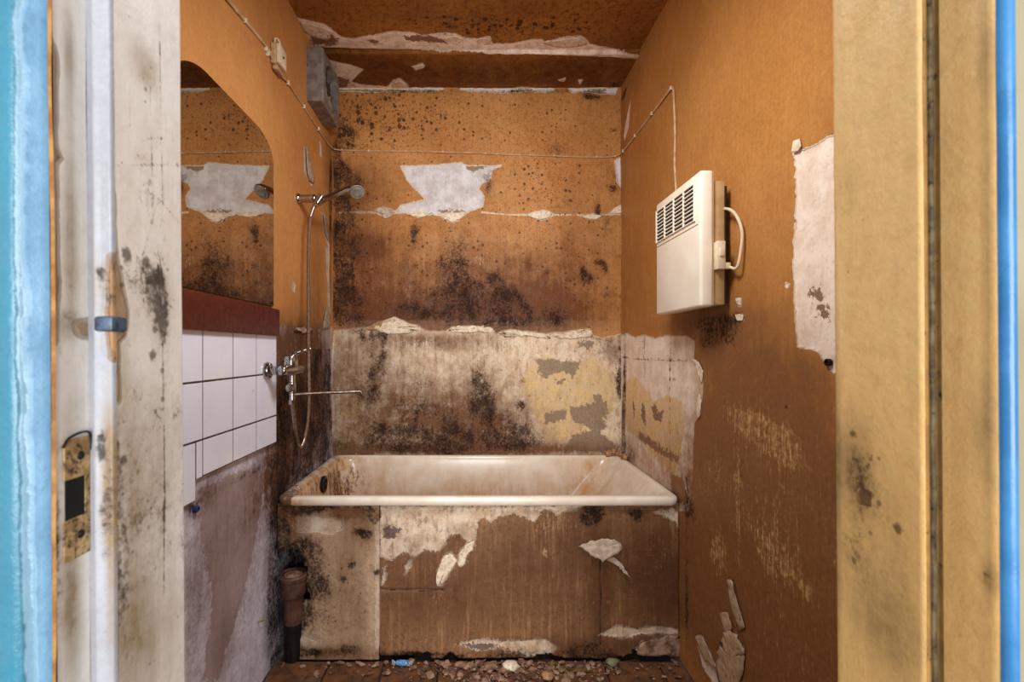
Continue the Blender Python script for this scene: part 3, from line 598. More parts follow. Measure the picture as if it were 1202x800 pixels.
def left_reveal(x, y, V):
    A = Field(at_depth(-0.2755), y, V); A.a['mold_and_shade'] += -0.22 + .2 * np.clip((1.15 - V) * 4, 0, 1); A.a['dots'] += 0.3
    A.blob('dots', (182, 335, 22, 40, .8), (150, 330, 20, 40, .5), (185, 420, 16, 80, .5), (172, 90, 20, 30, .4), (160, 600, 40, 160, .35), (180, 240, 20, 60, .3))
    A.blob('mold_and_shade', (174, 78, 14, 20, .5), (178, 92, 10, 8, .5), (186, 342, 12, 20, .9), (190, 375, 10, 30, .9), (180, 320, 18, 14, .7), (170, 360, 20, 40, .5), (150, 330, 12, 10, .7), (145, 305, 8, 6, .7), (160, 178, 3, 30, .3), (168, 186, 10, 7, .9), (140, 420, 8, 30, .4), (196, 430, 10, 50, .5),
           (160, 500, 30, 50, .35), (150, 600, 24, 90, .45), (180, 640, 26, 80, .4), (195, 560, 20, 60, .3), (143, 700, 8, 90, .6), (205, 480, 6, 20, .5), (136, 540, 4, 300, .5), (212, 600, 4, 200, .4))
    for L_ in ([(136, 194), (160, 194), (205, 193)], [(178, 100), (181, 240)], [(168, 165), (180, 162), (195, 162)], [(186, 235), (168, 300)], [(190, 235), (210, 260)], [(186, 310), (188, 350), (204, 362)], [(190, 0), (192, 240)], [(191, 400), (192, 560), (190, 700)], [(188, 300), (194, 360), (193, 400)]):
        A.line('mold_and_shade', L_, 0.0009, .95)
    A.a['peel'] = A.a['peel']
    A.poly('peel', [(130, 225), (135, 225), (137, 300), (143, 330), (150, 372), (146, 392), (138, 400), (139, 470), (135, 470)])
    A.blob('grime_and_shade', (160, 640, 50, 160, .4), (190, 500, 30, 100, .25), (140, 430, 12, 60, .3), (185, 350, 26, 50, .3), (172, 78, 18, 26, .5), (160, 760, 50, 80, .4), (150, 540, 20, 100, .3))
    return A
def left_rebate(x, y, V):
    A = Field(at_depth(-0.2945), y, V); A.a['mold_and_shade'] += -0.12
    A.poly('peel', [(62, 50), (66, 60), (66, 170), (73, 185), (66, 192), (67, 300), (70, 330), (64, 400), (60, 400), (58, 50)], [(88, 380), (104, 376), (110, 388), (105, 396), (92, 392)])
    A.blob('mold_and_shade', (84, 40, 6, 10, .2), (84, 328, 6, 12, .8), (78, 372, 14, 10, .7), (72, 400, 5, 14, .6), (66, 600, 5, 40, .6), (62, 640, 6, 60, .7), (82, 560, 26, 60, .25), (86, 130, 3, 4, 1.2), (68, 700, 6, 60, .5))
    A.blob('grime_and_shade', (84, 290, 9, 80, .7), (84, 180, 5, 160, .35), (82, 700, 12, 100, .8), (84, 60, 8, 40, .4), (86, 500, 14, 60, .4), (76, 380, 20, 16, .5))
    return A
def left_step(x, y, V):
    pr = lambda px, py: ((px - CX) * 0.3515 / F, HC + (CY - py) * 0.3515 / F)
    A = Field(pr, x, V); A.a['mold_and_shade'] += -0.12
    A.blob('mold_and_shade', (122, 330, 10, 30, .7), (130, 352, 6, 14, .9), (120, 320, 5, 6, .9), (126, 415, 5, 5, .9), (122, 560, 8, 60, .5), (120, 520, 6, 20, .9), (122, 610, 6, 20, .8), (122, 650, 5, 14, .9), (130, 600, 4, 100, .7), (128, 380, 8, 16, .6))
    A.blob('grime_and_shade', (126, 560, 8, 80, .9), (122, 340, 14, 40, .4), (130, 640, 6, 140, .7))
    A.poly('peel', [(129, 300), (133, 300), (136, 400), (132, 420), (128, 390)])
    return A
def teal_left(x, y, V):
    pr = lambda px, py: ((px - CX) * 0.314 / F, HC + (CY - py) * 0.314 / F)
    A = Field(pr, x, V); A.a['mold_and_shade'] += -0.6
    A.poly('peel', [(34, -20), (60, -20), (60, 830), (38, 830), (36, 560), (33, 300)])  # lighter blue band down the casing edge, drawn through the peel mask
    A.blob('mold_and_shade', (2, 270, 6, 8, .6), (42, 360, 5, 14, .3))
    A.blob('grime_and_shade', (10, 400, 12, 500, .25), (30, 400, 4, 500, .2), (56, 420, 5, 60, .4))
    A.blob('scrape_and_glint', (33, 300, 3, 400, .45), (52, 60, 6, 60, .4), (20, 640, 20, 3, .4), (50, 450, 6, 60, .3), (52, 560, 5, 100, .3))
    return A
def right_reveal(x, y, V):
    A = Field(at_depth(0.342), y, V); A.a['mold_and_shade'] += -0.35 + .25 * np.clip((1.1 - V) * 5, 0, 1); A.a['dots'] += .15
    A.blob('dots', (1015, 560, 24, 60, .7), (1030, 640, 40, 80, .45), (1000, 220, 14, 30, .3))
    A.blob('mold_and_shade', (992, 190, 8, 26, .45), (1008, 222, 10, 14, .45), (1010, 550, 16, 30, .55), (1015, 500, 20, 60, .35), (1000, 600, 16, 60, .4), (1030, 640, 26, 60, .35), (1018, 690, 30, 40, .3), (1055, 700, 14, 60, .2), (1030, 590, 20, 30, .3), (1002, 640, 12, 100, .3), (1022, 490, 4, 5, .7), (1001, 372, 3, 3, .8))
    A.blob('grime_and_shade', (1020, 620, 50, 120, .35), (1000, 540, 24, 50, .4), (1040, 740, 40, 60, .4), (1000, 220, 16, 40, .2), (982, 560, 4, 260, .4))
    A.line('mold_and_shade', [(1006, 540), (1010, 558), (1020, 545)], .001, .7)
    return A
def right_rebate(x, y, V):
    A = Field(at_depth(0.356), y, V); A.a['mold_and_shade'] += -0.6
    A.blob('mold_and_shade', (1155, 676, 6, 14, 1.5, -30), (1158, 680, 8, 8, .4), (1160, 500, 12, 60, .2), (1148, 578, 3, 2, .8), (1150, 290, 3, 2, .8), (1130, 380, 5, 2, .7))
    A.blob('grime_and_shade', (1160, 300, 8, 400, .35), (1162, 680, 12, 20, .5), (1150, 500, 20, 60, .3), (1160, 60, 14, 50, .2))
    A.blob('scrape_and_glint', (1140, 30, 20, 40, .05))
    return A
# left post
prof_obj('jamb', [(-0.335, .437), (-0.2775, .437), (-0.2755, .435), (-0.2755, .3545)], M['jamb_white'], left_reveal, flip=False, ds=.0013, dz=.002)
prof_obj('door_stop', [(-0.2755, .3545), (-0.2765, .3515), (-0.284, .3505), (-0.2885, .3490), (-0.2905, .3512), (-0.2945, .3515)], M['stop_white'], left_step, flip=False, ds=.0015)
prof_obj('rebate', [(-0.2945, .3515), (-0.2945, .3245), (-0.2935, .3225)], M['jamb_white'], left_rebate, flip=False)
prof_obj('bare_wood_edge', [(-0.2935, .3225), (-0.2950, .3205)], M['wood'], None, flip=False, wob=.002)
prof_obj('casing', [(-0.2950, .3205), (-0.2975, .3160), (-0.3020, .3145), (-0.3036, .3110), (-0.3080, .3080), (-0.322, .3075), (-0.40, .3075), (-0.40, .33)], M['teal'], teal_left, flip=False)
# right post
prof_obj('jamb', [(0.415, .437), (0.344, .437), (0.342, .435), (0.342, .3525), (.3435, .3504)], M['jamb_cream'], right_reveal, flip=True, ds=.002, dz=.003)
prof_obj('door_stop', [(.3435, .3504), (.3475, .3512), (.3475, .3550), (.3560, .3550), (.3560, .3500)], M['groove'], None, flip=True, ds=.002)
prof_obj('rebate', [(.3560, .3500), (.3560, .3150), (.3568, .3130)], M['jamb_cream'], right_rebate, flip=True)
prof_obj('casing', [(.3568, .3130), (.3575, .3100), (.3600, .3075), (.3625, .3068), (.3645, .3080), (.3655, .3110)], M['skyblue'], None, flip=True, ds=.0015)
prof_obj('casing', [(.3655, .3110), (.3670, .3190), (.45, .3190), (.45, .33)], M['hallwall'], None, flip=True, ds=.003)
# rubber seal bead in the groove
b = MB(); b.tube([(0.3522 + LEAN * (HC - z), .3540 + .0006 * math.sin(z * 90), z) for z in np.linspace(0.02, 2.04, 120)], 0.0024, 8); b.build('rubber_seal', M['seal'], door)
b = MB(); b.box(-0.335, 0.415, 0.33, 0.436, 2.045, 2.09, .002); b.build('header', M['jamb_white'], door)
b = MB(); b.box(-0.27, 0.335, 0.33, 0.436, -0.011, 0.018, .003); b.build('threshold', M['mortar'], door)
# strike plate on the left rebate
yp0, zp = at_depth(-0.2945)(72, 515); yp1 = at_depth(-0.2945)(104, 515)[0]
lx = lambda z: -0.2945 + LEAN * (HC - z)
zt = at_depth(-0.2945)(88, 512)[1]; zb = at_depth(-0.2945)(86, 655)[1]; zmA = at_depth(-0.2945)(88, 560)[1]; zmB = at_depth(-0.2945)(88, 606)[1]
xm = lx((zt + zb) / 2)
sp = MB(); t = 0.0012
ya, yb = yp0, yp1 - .0006
sp.box(xm, xm + t, ya, yb, zmA, zt - .001, .0004, 1); sp.box(xm, xm + t, ya, yb, zb, zmB, .0004, 1)
sp.box(xm, xm + t, yb - .0045, yb, zmB, zmA); 
plate = sp.build('strike_plate', M['brass'], door)
b = MB(); b.box(xm - .004, xm + .0004, ya + .002, yb - .0045, zmB, zmA); b.build('latch_hole', M['black'], plate)
for py in (534, 626):
    zz = at_depth(-0.2945)(92, py)[1]; yy = at_depth(-0.2945)(92, py)[0]
    b = MB(); b.lathe([(.0001, .0008), (.0022, .0010), (.0032, .0002), (.0034, -.0004)], (xm + t, yy, zz), 'x', 16); b.build('screw', M['darkmetal'], plate)
b = MB(); b.tube(spline([(xm + t, ya - .001, zt - .006), (xm + t + .001, ya + .004, zt + .0008), (xm + t + .001, yb - .003, zt + .002), (xm + t, yb, zt - .012)], 5), .0009, 6); b.build('plate_lip', M['darkmetal'], plate)
# broken hinge leaf at the stop
zz = HC + (CY - 380) * .3515 / F
b = MB(); b.box(-0.2880, -0.2735, 0.3480, 0.3640, zz - .0058, zz + .0058, .002); b.build('hinge_stub', M['slate'], door)

# ------------------------------------------------------------------ left wall tiles (pieces of wall_left)
gy = [0.608, 0.762, 0.914, 1.067, 1.219, 1.372, 1.520, 1.6745]
rows = [(HC + .060, HC - .0815), (HC - .0835, HC - .2350), (HC - .2370, HC - .3330)]
def add_wall_tile(y0, y1, z0, z1):
    b = MB(); g = .0011; b.box(XL + .002, XL + .0085, y0 + .0014, y1 - .0014, z0 + g, z1 - g, .0012, 1)
    for v in b.bm.verts: pass
    o = b.build('tile', M['tile'], wall_left)
    o.data.transform(Matrix.Rotation(rnd.uniform(-.002, .002), 4, 'Z')) if False else None
    return o
for i in range(len(gy) - 1):
    for r, (zt_, zb_) in enumerate(rows):
        if r == 2 and i < 4: zb_ = HC - .388
        if r == 2 and i == 3: # narrow remnant that hangs lower, then the cut row
            add_wall_tile(gy[i], 1.188, HC - .388, zt_); add_wall_tile(1.189, gy[i + 1], HC - .335, zt_); continue
        add_wall_tile(gy[i], gy[i + 1], zb_, zt_)
b = MB(); b.box(XL - .004, XL + .0079, gy[0], gy[-1] - .002, HC - .334, HC + .06); b.build('grout_bed', M['grout'], wall_left)

# ------------------------------------------------------------------ maroon board and mirror
b = MB(); b.box(XL + .002, XL + .020, 0.66, 1.676, HC + .052, HC + .148, .0015)
bd = b.build('wooden_board', M['red']); tag(bd, 'maroon painted wooden board mounted between the mirror and the white tiles', 'board')
mz0, mz1, my0, my1, mr_ = HC + .157, HC + .746, 1.107, 1.650, 0.0
def mirror_shape(off=0.0, n=14):
    a = 0.13; bb = 0.085
    pts = [(my0 + off, mz0 + off), (my1 - off, mz0 + off)]
    for k in range(n + 1):
        t = k / n * math.pi / 2; pts.append((my1 - off - a + a * math.cos(t), mz1 - off - bb + bb * math.sin(t)))
    for k in range(n + 1):
        t = math.pi / 2 + k / n * math.pi / 2; pts.append((my0 + off + a + a * math.cos(t), mz1 - off - bb + bb * math.sin(t)))
    return pts
def slab(name, pts2, x0, x1, mat, parent=None):
    b = MB(); A = [b.bm.verts.new((x0, y, z)) for y, z in pts2]; B = [b.bm.verts.new((x1, y, z)) for y, z in pts2]; n = len(A)
    b.bm.faces.new(A[::-1]); b.bm.faces.new(B)
    for k in range(n): b.bm.faces.new((A[k], A[(k + 1) % n], B[(k + 1) % n], B[k]))
    return b.build(name, mat, parent, smooth=False)
mir = empty('wall_mirror', (XL, 1.38, mz0), 'frameless mirror with rounded top corners above the maroon board', 'mirror')
slab('backing', mirror_shape(0.0), XL + .0025, XL + .0055, M['darkmetal'], mir)
slab('glass', mirror_shape(0.0008), XL + .0056, XL + .0090, M['mirror'], mir)
b = MB(); b.lathe([(.0001, .004), (.005, .0035), (.006, .0), (.006, -.003)], (XL + .009, 1.636, mz0 + .012), 'x', 14); b.build('clip', M['darkmetal'], mir)

# ------------------------------------------------------------------ bathtub
ZR = 0.605
def ring(x0, x1, y0, y1, z, r, n=10):
    out = []; r = min(r, (x1 - x0) / 2 - .001, (y1 - y0) / 2 - .001)
    for cx, cy, a0 in ((x1 - r, y1 - r, 0), (x0 + r, y1 - r, 90), (x0 + r, y0 + r, 180), (x1 - r, y0 + r, 270)):
        for k in range(n + 1):
            a = math.radians(a0 + 90 * k / n); out.append((cx + r * math.cos(a), cy + r * math.sin(a), z))
    # add points along the straight runs
    P = []
    m = len(out)
    for i in range(m):
        a = Vector(out[i]); c = Vector(out[(i + 1) % m]); P.append(a); d = (c - a).length
        if (i + 1) % (n + 1) == 0:
            s = 24 if ((i + 1) // (n + 1)) % 2 == 1 else 12
            for k in range(1, s): P.append(a.lerp(c, k / s))
    return P
tx0, tx1, ty0, ty1 = XL + .004, XR - .004, YA - .022, YB - .006
R = [ring(tx0 + .012, tx1 - .012, ty0 + .008, ty1 - .01, ZR - .034, .03), ring(tx0 + .002, tx1 - .002, ty0, ty1 - .001, ZR - .030, .035), ring(tx0, tx1, ty0 - .002, ty1, ZR - .012, .035), ring(tx0 + .003, tx1 - .003, ty0 + .002, ty1 - .003, ZR - .003, .035), ring(tx0 + .012, tx1 - .012, ty0 + .011, ty1 - .011, ZR, .04),
     ring(tx0 + .030, tx1 - .026, ty0 + .030, ty1 - .020, ZR - .001, .05), ring(tx0 + .040, tx1 - .034, ty0 + .038, ty1 - .026, ZR - .007, .06), ring(tx0 + .050, tx1 - .045, ty0 + .046, ty1 - .032, ZR - .022, .08)]
for k in range(1, 13):
    t = k / 12; z = ZR - .022 - .37 * t
    R.append(ring(tx0 + .047 + .05 * t, tx1 - .045 - .30 * t, ty0 + .044 + .05 * t, ty1 - .032 - .05 * t, z, .08 + .05 * t))
R.append(ring(tx0 + .12, tx1 - .40, ty0 + .13, ty1 - .12, ZR - .412, .12)); R.append(ring(tx0 + .20, tx1 - .50, ty0 + .2, ty1 - .2, ZR - .418, .08))
vs = []; fs = []; nr = len(R[0])
for r in R: vs += [tuple(p) for p in r]
for i in range(len(R) - 1):
    for k in range(nr): fs.append((i * nr + k, i * nr + (k + 1) % nr, (i + 1) * nr + (k + 1) % nr, (i + 1) * nr + k))
fs.append(tuple((len(R) - 1) * nr + k for k in range(nr)))
tub = empty('bathtub', (0.017, 2.03, 0.0), 'cream enamelled bathtub stained with rust, built in below the shower', 'bathtub')
shell = mesh_obj('shell', vs, fs, M['tub']); reloc(shell, tub)
V_ = np.array(vs); X, Y, Z = V_.T
g = .10 + .75 * np.exp(-((X - tx0) / .28) ** 2) * (Z < ZR - .004) + .45 * np.exp(-((X - .02) / .28) ** 2) * np.clip((ZR - .05 - Z) / .12, 0, 1) + .35 * np.clip((ZR - .06 - Z) / .2, 0, 1)
g += .35 * np.exp(-((X - .55) / .16) ** 2) * (Z < ZR - .01) + .5 * np.exp(-((X - tx0) / .06) ** 2) + .45 * np.exp(-((X - .62) / .1) ** 2) * np.exp(-((Y - 2.35) / .08) ** 2)
m = -.45 + 1.1 * np.exp(-((X - tx0) / .14) ** 2) * (Z < ZR + .01) + .65 * np.exp(-((X - (tx0 + .16)) / .13) ** 2) * (Z < ZR - .03) * (Y > 2.1) * np.clip((ZR + .02 - Z) / .12, 0, 1) + .55 * np.exp(-((X - tx0) / .10) ** 2 - ((Y - ty0) / .10) ** 2)
m += .45 * np.exp(-((X - tx1) / .02) ** 2) + .4 * np.exp(-((X + .25) / .2) ** 2) * (Z < ZR - .10)
m = np.where((Y < ty0 + .04) & (X > tx0 + .07), -.8, m); g = np.where((Y < ty0 + .04) & (X > tx0 + .10), .03, g)
for nm, arr in (('grime_and_shade', g), ('mold_and_shade', m)):
    a = shell.data.attributes.new(nm, 'FLOAT', 'POINT'); a.data.foreach_set('value', arr.astype(np.float32))
md = shell.modifiers.new('smooth', 'SUBSURF'); md.levels = md.render_levels = 1
ox = tx0 + .060; oc = (ox, 2.035, 0.548)
ov = MB(); ov.lathe([(.036, -.006), (.037, .003), (.034, .006), (.026, .007), (.024, .003), (.022, .001), (.001, .001)], oc, 'x', 28); ovo = ov.build('overflow_drain', M['darkmetal'], tub)
b = MB()
for a in range(0, 180, 45):
    c = math.cos(math.radians(a)) * .023; s_ = math.sin(math.radians(a)) * .023
    b.tube([(ox + .004, oc[1] - c, oc[2] - s_), (ox + .004, oc[1] + c, oc[2] + s_)], .0016, 6)
b.lathe([(.006, .003), (.007, .007), (.001, .008)], oc, 'x', 14); b.build('grate', M['darkmetal'], ovo)

# ------------------------------------------------------------------ bath front (two panels) with the broken hole
HOLE = [(318, 662), (325, 652), (334, 645), (345, 645), (354, 652), (360, 662), (361, 680), (360, 700), (357, 718), (352, 730), (348, 745), (346, 760), (340, 772), (330, 785), (315, 785)]
HQ = [AP(*q) for q in HOLE]
def apl_fields(U, V):
    A = Field(AP, U, V); A.a['mold_and_shade'] += .0 + 1.1 * np.exp(-(np.minimum(sdf_poly(HQ, U, V), 0) / .022) ** 2); A.a['dots'] += .5
    A.blob('mold_and_shade', (332, 610, 10, 30, 1.4), (350, 600, 26, 6, .9), (380, 594, 60, 5, .9), (430, 600, 10, 12, .9), (441, 607, 5, 8, 1.4), (432, 628, 7, 6, 1.1), (425, 624, 12, 5, .8), (413, 662, 6, 6, 1.0), (442, 670, 4, 4, 1.3), (404, 678, 6, 5, .9), (366, 640, 12, 16, .8), (374, 665, 9, 24, .9), (380, 690, 10, 14, .8), (360, 690, 8, 50, .7), (370, 720, 10, 40, .4), (430, 716, 3, 3, 1.2), (410, 735, 4, 3, .7),
           (412, 758, 16, 6, .9), (380, 764, 30, 6, .9), (440, 768, 20, 6, .6), (395, 640, 20, 10, .3), (350, 640, 14, 8, .9), (335, 640, 8, 20, 1.0), (394, 700, 20, 40, .2), (350, 765, 14, 12, .5))
    A.blob('grime_and_shade', (410, 680, 20, 90, .5), (340, 610, 20, 40, .7), (390, 600, 60, 10, .7), (380, 765, 70, 10, .7), (430, 620, 20, 20, .4), (370, 680, 20, 40, .4), (425, 730, 10, 40, .3))
    A.poly('peel', [(338, 602), (360, 598), (380, 606), (400, 604), (404, 620), (390, 625), (350, 622), (340, 612)], [(352, 740), (375, 750), (370, 768), (350, 766)], [(442, 610), (446, 612), (446, 760), (442, 758)])
    A.blob('scrape_and_glint', (365, 610, 24, 10, .5), (372, 735, 16, 20, .35), (444, 700, 3, 60, .7), (365, 760, 10, 8, .5))
    return A
def apr_fields(U, V):
    A = Field(AP, U, V); A.a['mold_and_shade'] += -.15; A.a['dots'] += .25; A.a['scrape_and_glint'] += .36 * fbm(U * 9, V * 4, 3, 62)
    A.poly('peel', [(446, 594), (700, 592), (668, 597), (655, 604), (640, 598), (625, 612), (618, 606), (604, 600), (590, 604), (575, 610), (562, 604), (560, 622), (556, 640), (545, 634), (540, 626), (528, 628), (520, 640), (512, 648), (500, 645), (488, 652), (475, 648), (460, 656), (446, 652)],
           [(449, 668), (454, 664), (453, 680), (448, 688)], [(474, 664), (482, 656), (484, 664), (476, 672)], [(512, 688), (512, 670), (520, 652), (530, 648), (538, 658), (528, 674), (518, 688)], [(538, 665), (538, 650), (547, 636), (556, 634), (554, 644), (548, 650), (546, 662)],
           [(534, 756), (560, 750), (600, 752), (640, 750), (655, 760), (648, 768), (620, 770), (590, 760), (560, 762)], [(742, 768), (752, 752), (775, 748), (782, 744), (800, 746), (800, 772), (780, 770), (770, 774)], [(700, 746), (722, 735), (750, 738), (765, 734), (790, 736), (800, 740), (796, 744), (770, 742), (740, 748)], [(768, 600), (790, 596), (800, 600), (800, 625), (792, 612)])
    A.poly('grey', [(534, 768), (536, 756), (555, 754), (575, 756), (590, 760), (612, 770), (612, 776), (534, 776)], [(742, 768), (752, 752), (770, 749), (766, 770)], [(448, 620), (460, 617), (470, 620), (462, 632), (450, 630)])
    A.a['grey'] = np.where(A.a['grey'] > -.02, A.a['grey'], A.a['grey'])
    A.blob('mold_and_shade', (696, 602, 16, 12, 1.6), (690, 612, 12, 8, .8), (748, 606, 8, 10, 1.0), (740, 600, 20, 6, .6), (560, 594, 120, 3, .6), (452, 620, 6, 12, .8), (480, 640, 16, 10, .4), (705, 650, 2, 10, .8), (600, 768, 60, 8, .9), (700, 768, 40, 10, 1.2), (690, 758, 20, 10, .9), (470, 768, 40, 6, 1.3), (800, 690, 4, 100, .9), (770, 772, 40, 5, 1.0), (520, 770, 30, 6, .9), (720, 640, 20, 14, .2), (790, 630, 12, 30, .2), (640, 610, 30, 12, .25), (530, 600, 40, 6, .3), (655, 620, 8, 14, .3))
    A.blob('grime_and_shade', (620, 690, 180, 60, .55), (620, 640, 60, 40, .3), (760, 640, 40, 60, .6), (690, 620, 30, 40, .6), (500, 700, 60, 50, .35), (705, 700, 12, 60, .8), (690, 760, 100, 14, .7), (480, 640, 40, 20, .3), (455, 610, 6, 20, .5), (780, 700, 40, 60, .6), (500, 598, 60, 6, .3), (540, 624, 14, 14, .6))
    A.blob('scrape_and_glint', (535, 600, 80, 12, .3), (660, 612, 30, 16, .3), (500, 640, 40, 16, .2), (560, 690, 60, 40, .12), (650, 700, 4, 60, .25), (750, 700, 30, 60, .1), (776, 640, 20, 26, .2), (470, 590, 40, 30, .2), (640, 650, 4, 6, .5), (510, 700, 14, 8, .3), (605, 755, 40, 8, .2), (700, 707, 40, 3, .3), (640, 650, 30, 100, .1))
    A.a['grime_and_shade'] *= np.where(A.a['peel'] > 0, .45, 1)
    A.line('mold_and_shade', [(445, 691), (500, 693), (520, 692)], .0022, 1.6); A.line('mold_and_shade', [(705, 655), (706, 700), (705, 756)], .0022, 1.5)
    return A
apron = empty('bath_surround', (0.017, YA, 0), 'rotting brown and beige bath surround with a broken corner, beneath the tub rim', 'bath surround')
xs = AP(445.5, 700)[0]; ztop = ZR - .030
nz = lambda U, V: (fbm(U * 30, V * 30, 3, 77) - .5) * .035
def hole(U, V): return (sdf_poly(HQ, U, V) + nz(U, V)) > 0
def crumble(U, V):       # broken lower edge of the right panel
    t = HC + (CY - 772) * YA / F
    return V < .002 + .030 * np.clip(fbm(U * 12, U * 0 + 3, 4, 21) - .56, 0, 1) * 4 + .012 * ((U < AP(505, 0)[0]) | (U > AP(742, 0)[0]))
def pa(U, V, A):
    d = relief(A, U, V, .002, 31)
    hs = np.clip((sdf_poly(HQ, U, V) + nz(U, V) + .02) / .02, 0, 1)
    return np.stack([U, YA - .008 - d + hs * .012, V], 1)
o = grid_obj('panel', rng(XL + .003, xs - .001, .004), rng(0.004, ztop, .004), pa, apl_fields, M['apron2'], drop=hole, solid=.018, offs=-1, flip=False); reloc(o, apron)
def crack(U, V):
    h = 0
    for P in ([(520, 692), (445, 691)], [(705, 655), (706, 700), (705, 756)]):
        Q = [AP(*q) for q in P]
        for (x1, y1), (x2, y2) in zip(Q[:-1], Q[1:]):
            ex, ey = x2 - x1, y2 - y1; t = np.clip(((U - x1) * ex + (V - y1) * ey) / (ex * ex + ey * ey), 0, 1)
            h = np.maximum(h, np.exp(-(np.hypot(U - x1 - t * ex, V - y1 - t * ey) / .003) ** 2))
    return h
o = grid_obj('panel', rng(xs + .001, XR - .003, .004), rng(0.004, ztop, .004), lambda U, V, A: np.stack([U, YA - relief(A, U, V, .003, 41) + crack(U, V) * .006, V], 1), apr_fields, M['apron'], drop=crumble, solid=.018, offs=-1, flip=False); reloc(o, apron)

# loose flakes ------------------------------------------------------------
def flake(name, P, proj, nrm, mat, parent, lift=.002, curl=.01, dirn=(0, -1), thick=.0012, seed=0, sub=5, axis='back'):
    """thin curling chip: outline P in picture-measured wall points, lifted off the wall along nrm"""
    Q = [Vector(proj(*p)) for p in P]; out = []
    m_ = len(Q)
    for i_ in range(m_):
        p0, p1, p2, p3 = Q[i_ - 1], Q[i_], Q[(i_ + 1) % m_], Q[(i_ + 2) % m_]
        for k in range(5):
            t = k / 5; cr = 0.5 * (2 * p1 + (p2 - p0) * t + (2 * p0 - 5 * p1 + 4 * p2 - p3) * t * t + (3 * p1 - p0 - 3 * p2 + p3) * t ** 3)
            out.append(cr.lerp(p1.lerp(p2, t), .5))
    r2 = random.Random(seed); c0 = sum(out, Vector((0, 0))) / len(out)
    L = max((q - c0).length for q in out); dv = Vector(dirn).normalized()
    out = [q + Vector((r2.uniform(-1, 1), r2.uniform(-1, 1))) * L * .04 for q in out]
    to3 = {'back': lambda u, v, h: (u, YB - h, v), 'left': lambda u, v, h: (XL + h, u, v), 'right': lambda u, v, h: (XR - h, u, v), 'ap': lambda u, v, h: (u, YA - h, v), 'ceil': lambda u, v, h: (u, v, ZC - h)}[axis]
    vs = []; n = len(out)
    def add(p):
        s = (p - c0).dot(dv) / L; h = lift + curl * max(0, s + .5) ** 2 * .4 + (fbm(np.array([p.x * 60]), np.array([p.y * 60]), 3, seed)[0] - .5) * .004
        vs.append(to3(p.x, p.y, h))
    add(c0)
    for k in range(1, sub + 1):
        for q in out: add(c0.lerp(q, k / sub))
    fs = [(0, 1 + i, 1 + (i + 1) % n) for i in range(n)]
    for k in range(sub - 1):
        for i in range(n): fs.append((1 + k * n + i, 1 + (k + 1) * n + i, 1 + (k + 1) * n + (i + 1) % n, 1 + k * n + (i + 1) % n))
    o = mesh_obj(name, vs, fs, mat)
    bm = bmesh.new(); bm.from_mesh(o.data); bmesh.ops.recalc_face_normals(bm, faces=bm.faces); bm.to_mesh(o.data); bm.free()
    reloc(o, parent); md = o.modifiers.new('thickness', 'SOLIDIFY'); md.thickness = thick; md.offset = 0
    return o
i = 0
for P, cu, dr, mt in [
    ([(436, 386), (444, 380), (456, 378), (468, 378), (480, 382), (492, 386), (478, 391), (455, 391)], .010, (0, 1), 'white_chip'),
    ([(430, 386), (440, 379), (450, 376), (447, 384), (438, 388)], .008, (0, 1), 'foam'),
    ([(527, 388), (532, 383), (548, 383), (564, 382), (578, 386), (580, 391), (560, 389), (540, 390)], .009, (0, 1), 'white_chip'),
    ([(584, 393), (592, 388), (612, 388), (640, 393), (646, 397), (620, 394), (600, 395)], .007, (0, 1), 'white_chip'),
    ([(650, 394), (662, 391), (680, 387), (693, 387), (695, 394), (680, 396), (664, 397)], .008, (0, 1), 'white_chip'),
    ([(618, 252), (630, 248), (640, 246), (649, 250), (644, 255), (633, 258)], .010, (0, -1), 'white_chip'),
    ([(684, 254), (695, 252), (706, 253), (700, 257), (690, 257)], .008, (0, -1), 'white_chip'),
    ([(438, 247), (448, 243), (458, 245), (462, 249), (450, 251)], .010, (0, 1), 'paint_chip'),
    ([(448, 252), (455, 250), (464, 249), (460, 253), (452, 257)], .008, (0, -1), 'paint_chip'),
    ([(508, 252), (520, 250), (548, 249), (540, 257), (531, 261), (521, 256)], .012, (0, -1), 'white_chip'),
    ([(474, 250), (490, 248), (508, 250), (492, 255), (480, 252)], .008, (0, -1), 'white_chip'),
    ([(716, 250), (723, 243), (729, 241), (729, 250)], .010, (0, 1), 'white_chip')]:
    flake('paint_flake', P, BW, None, M[mt], wall_back, .003, cu, dr, seed=i, axis='back'); i += 1
for P, ax in [([(353, 24), (364, 26), (378, 30), (392, 38), (384, 46), (366, 42), (356, 34)], 'ceil'), ([(560, 44), (575, 43), (576, 50), (562, 52)], 'ceil'), ([(636, 48), (657, 45), (680, 43), (688, 50), (672, 55), (650, 54)], 'ceil'),
              ([(462, 92), (470, 89), (479, 98), (474, 103), (460, 102)], 'ceil'), ([(484, 74), (496, 71), (498, 75), (488, 78)], 'ceil'), ([(600, 101), (612, 98), (638, 101), (645, 106), (606, 106)], 'ceil'), ([(655, 90), (664, 87), (662, 92)], 'ceil'), ([(518, 44), (535, 40), (545, 46), (530, 52)], 'ceil')]:
    dz = DROP if CE(*P[0])[1] > YJ else 0
    flake('paint_flake', P, CE, None, M['white_chip'], ceiling, .004 + dz, .008, (0, -1), seed=i, axis=ax); i += 1
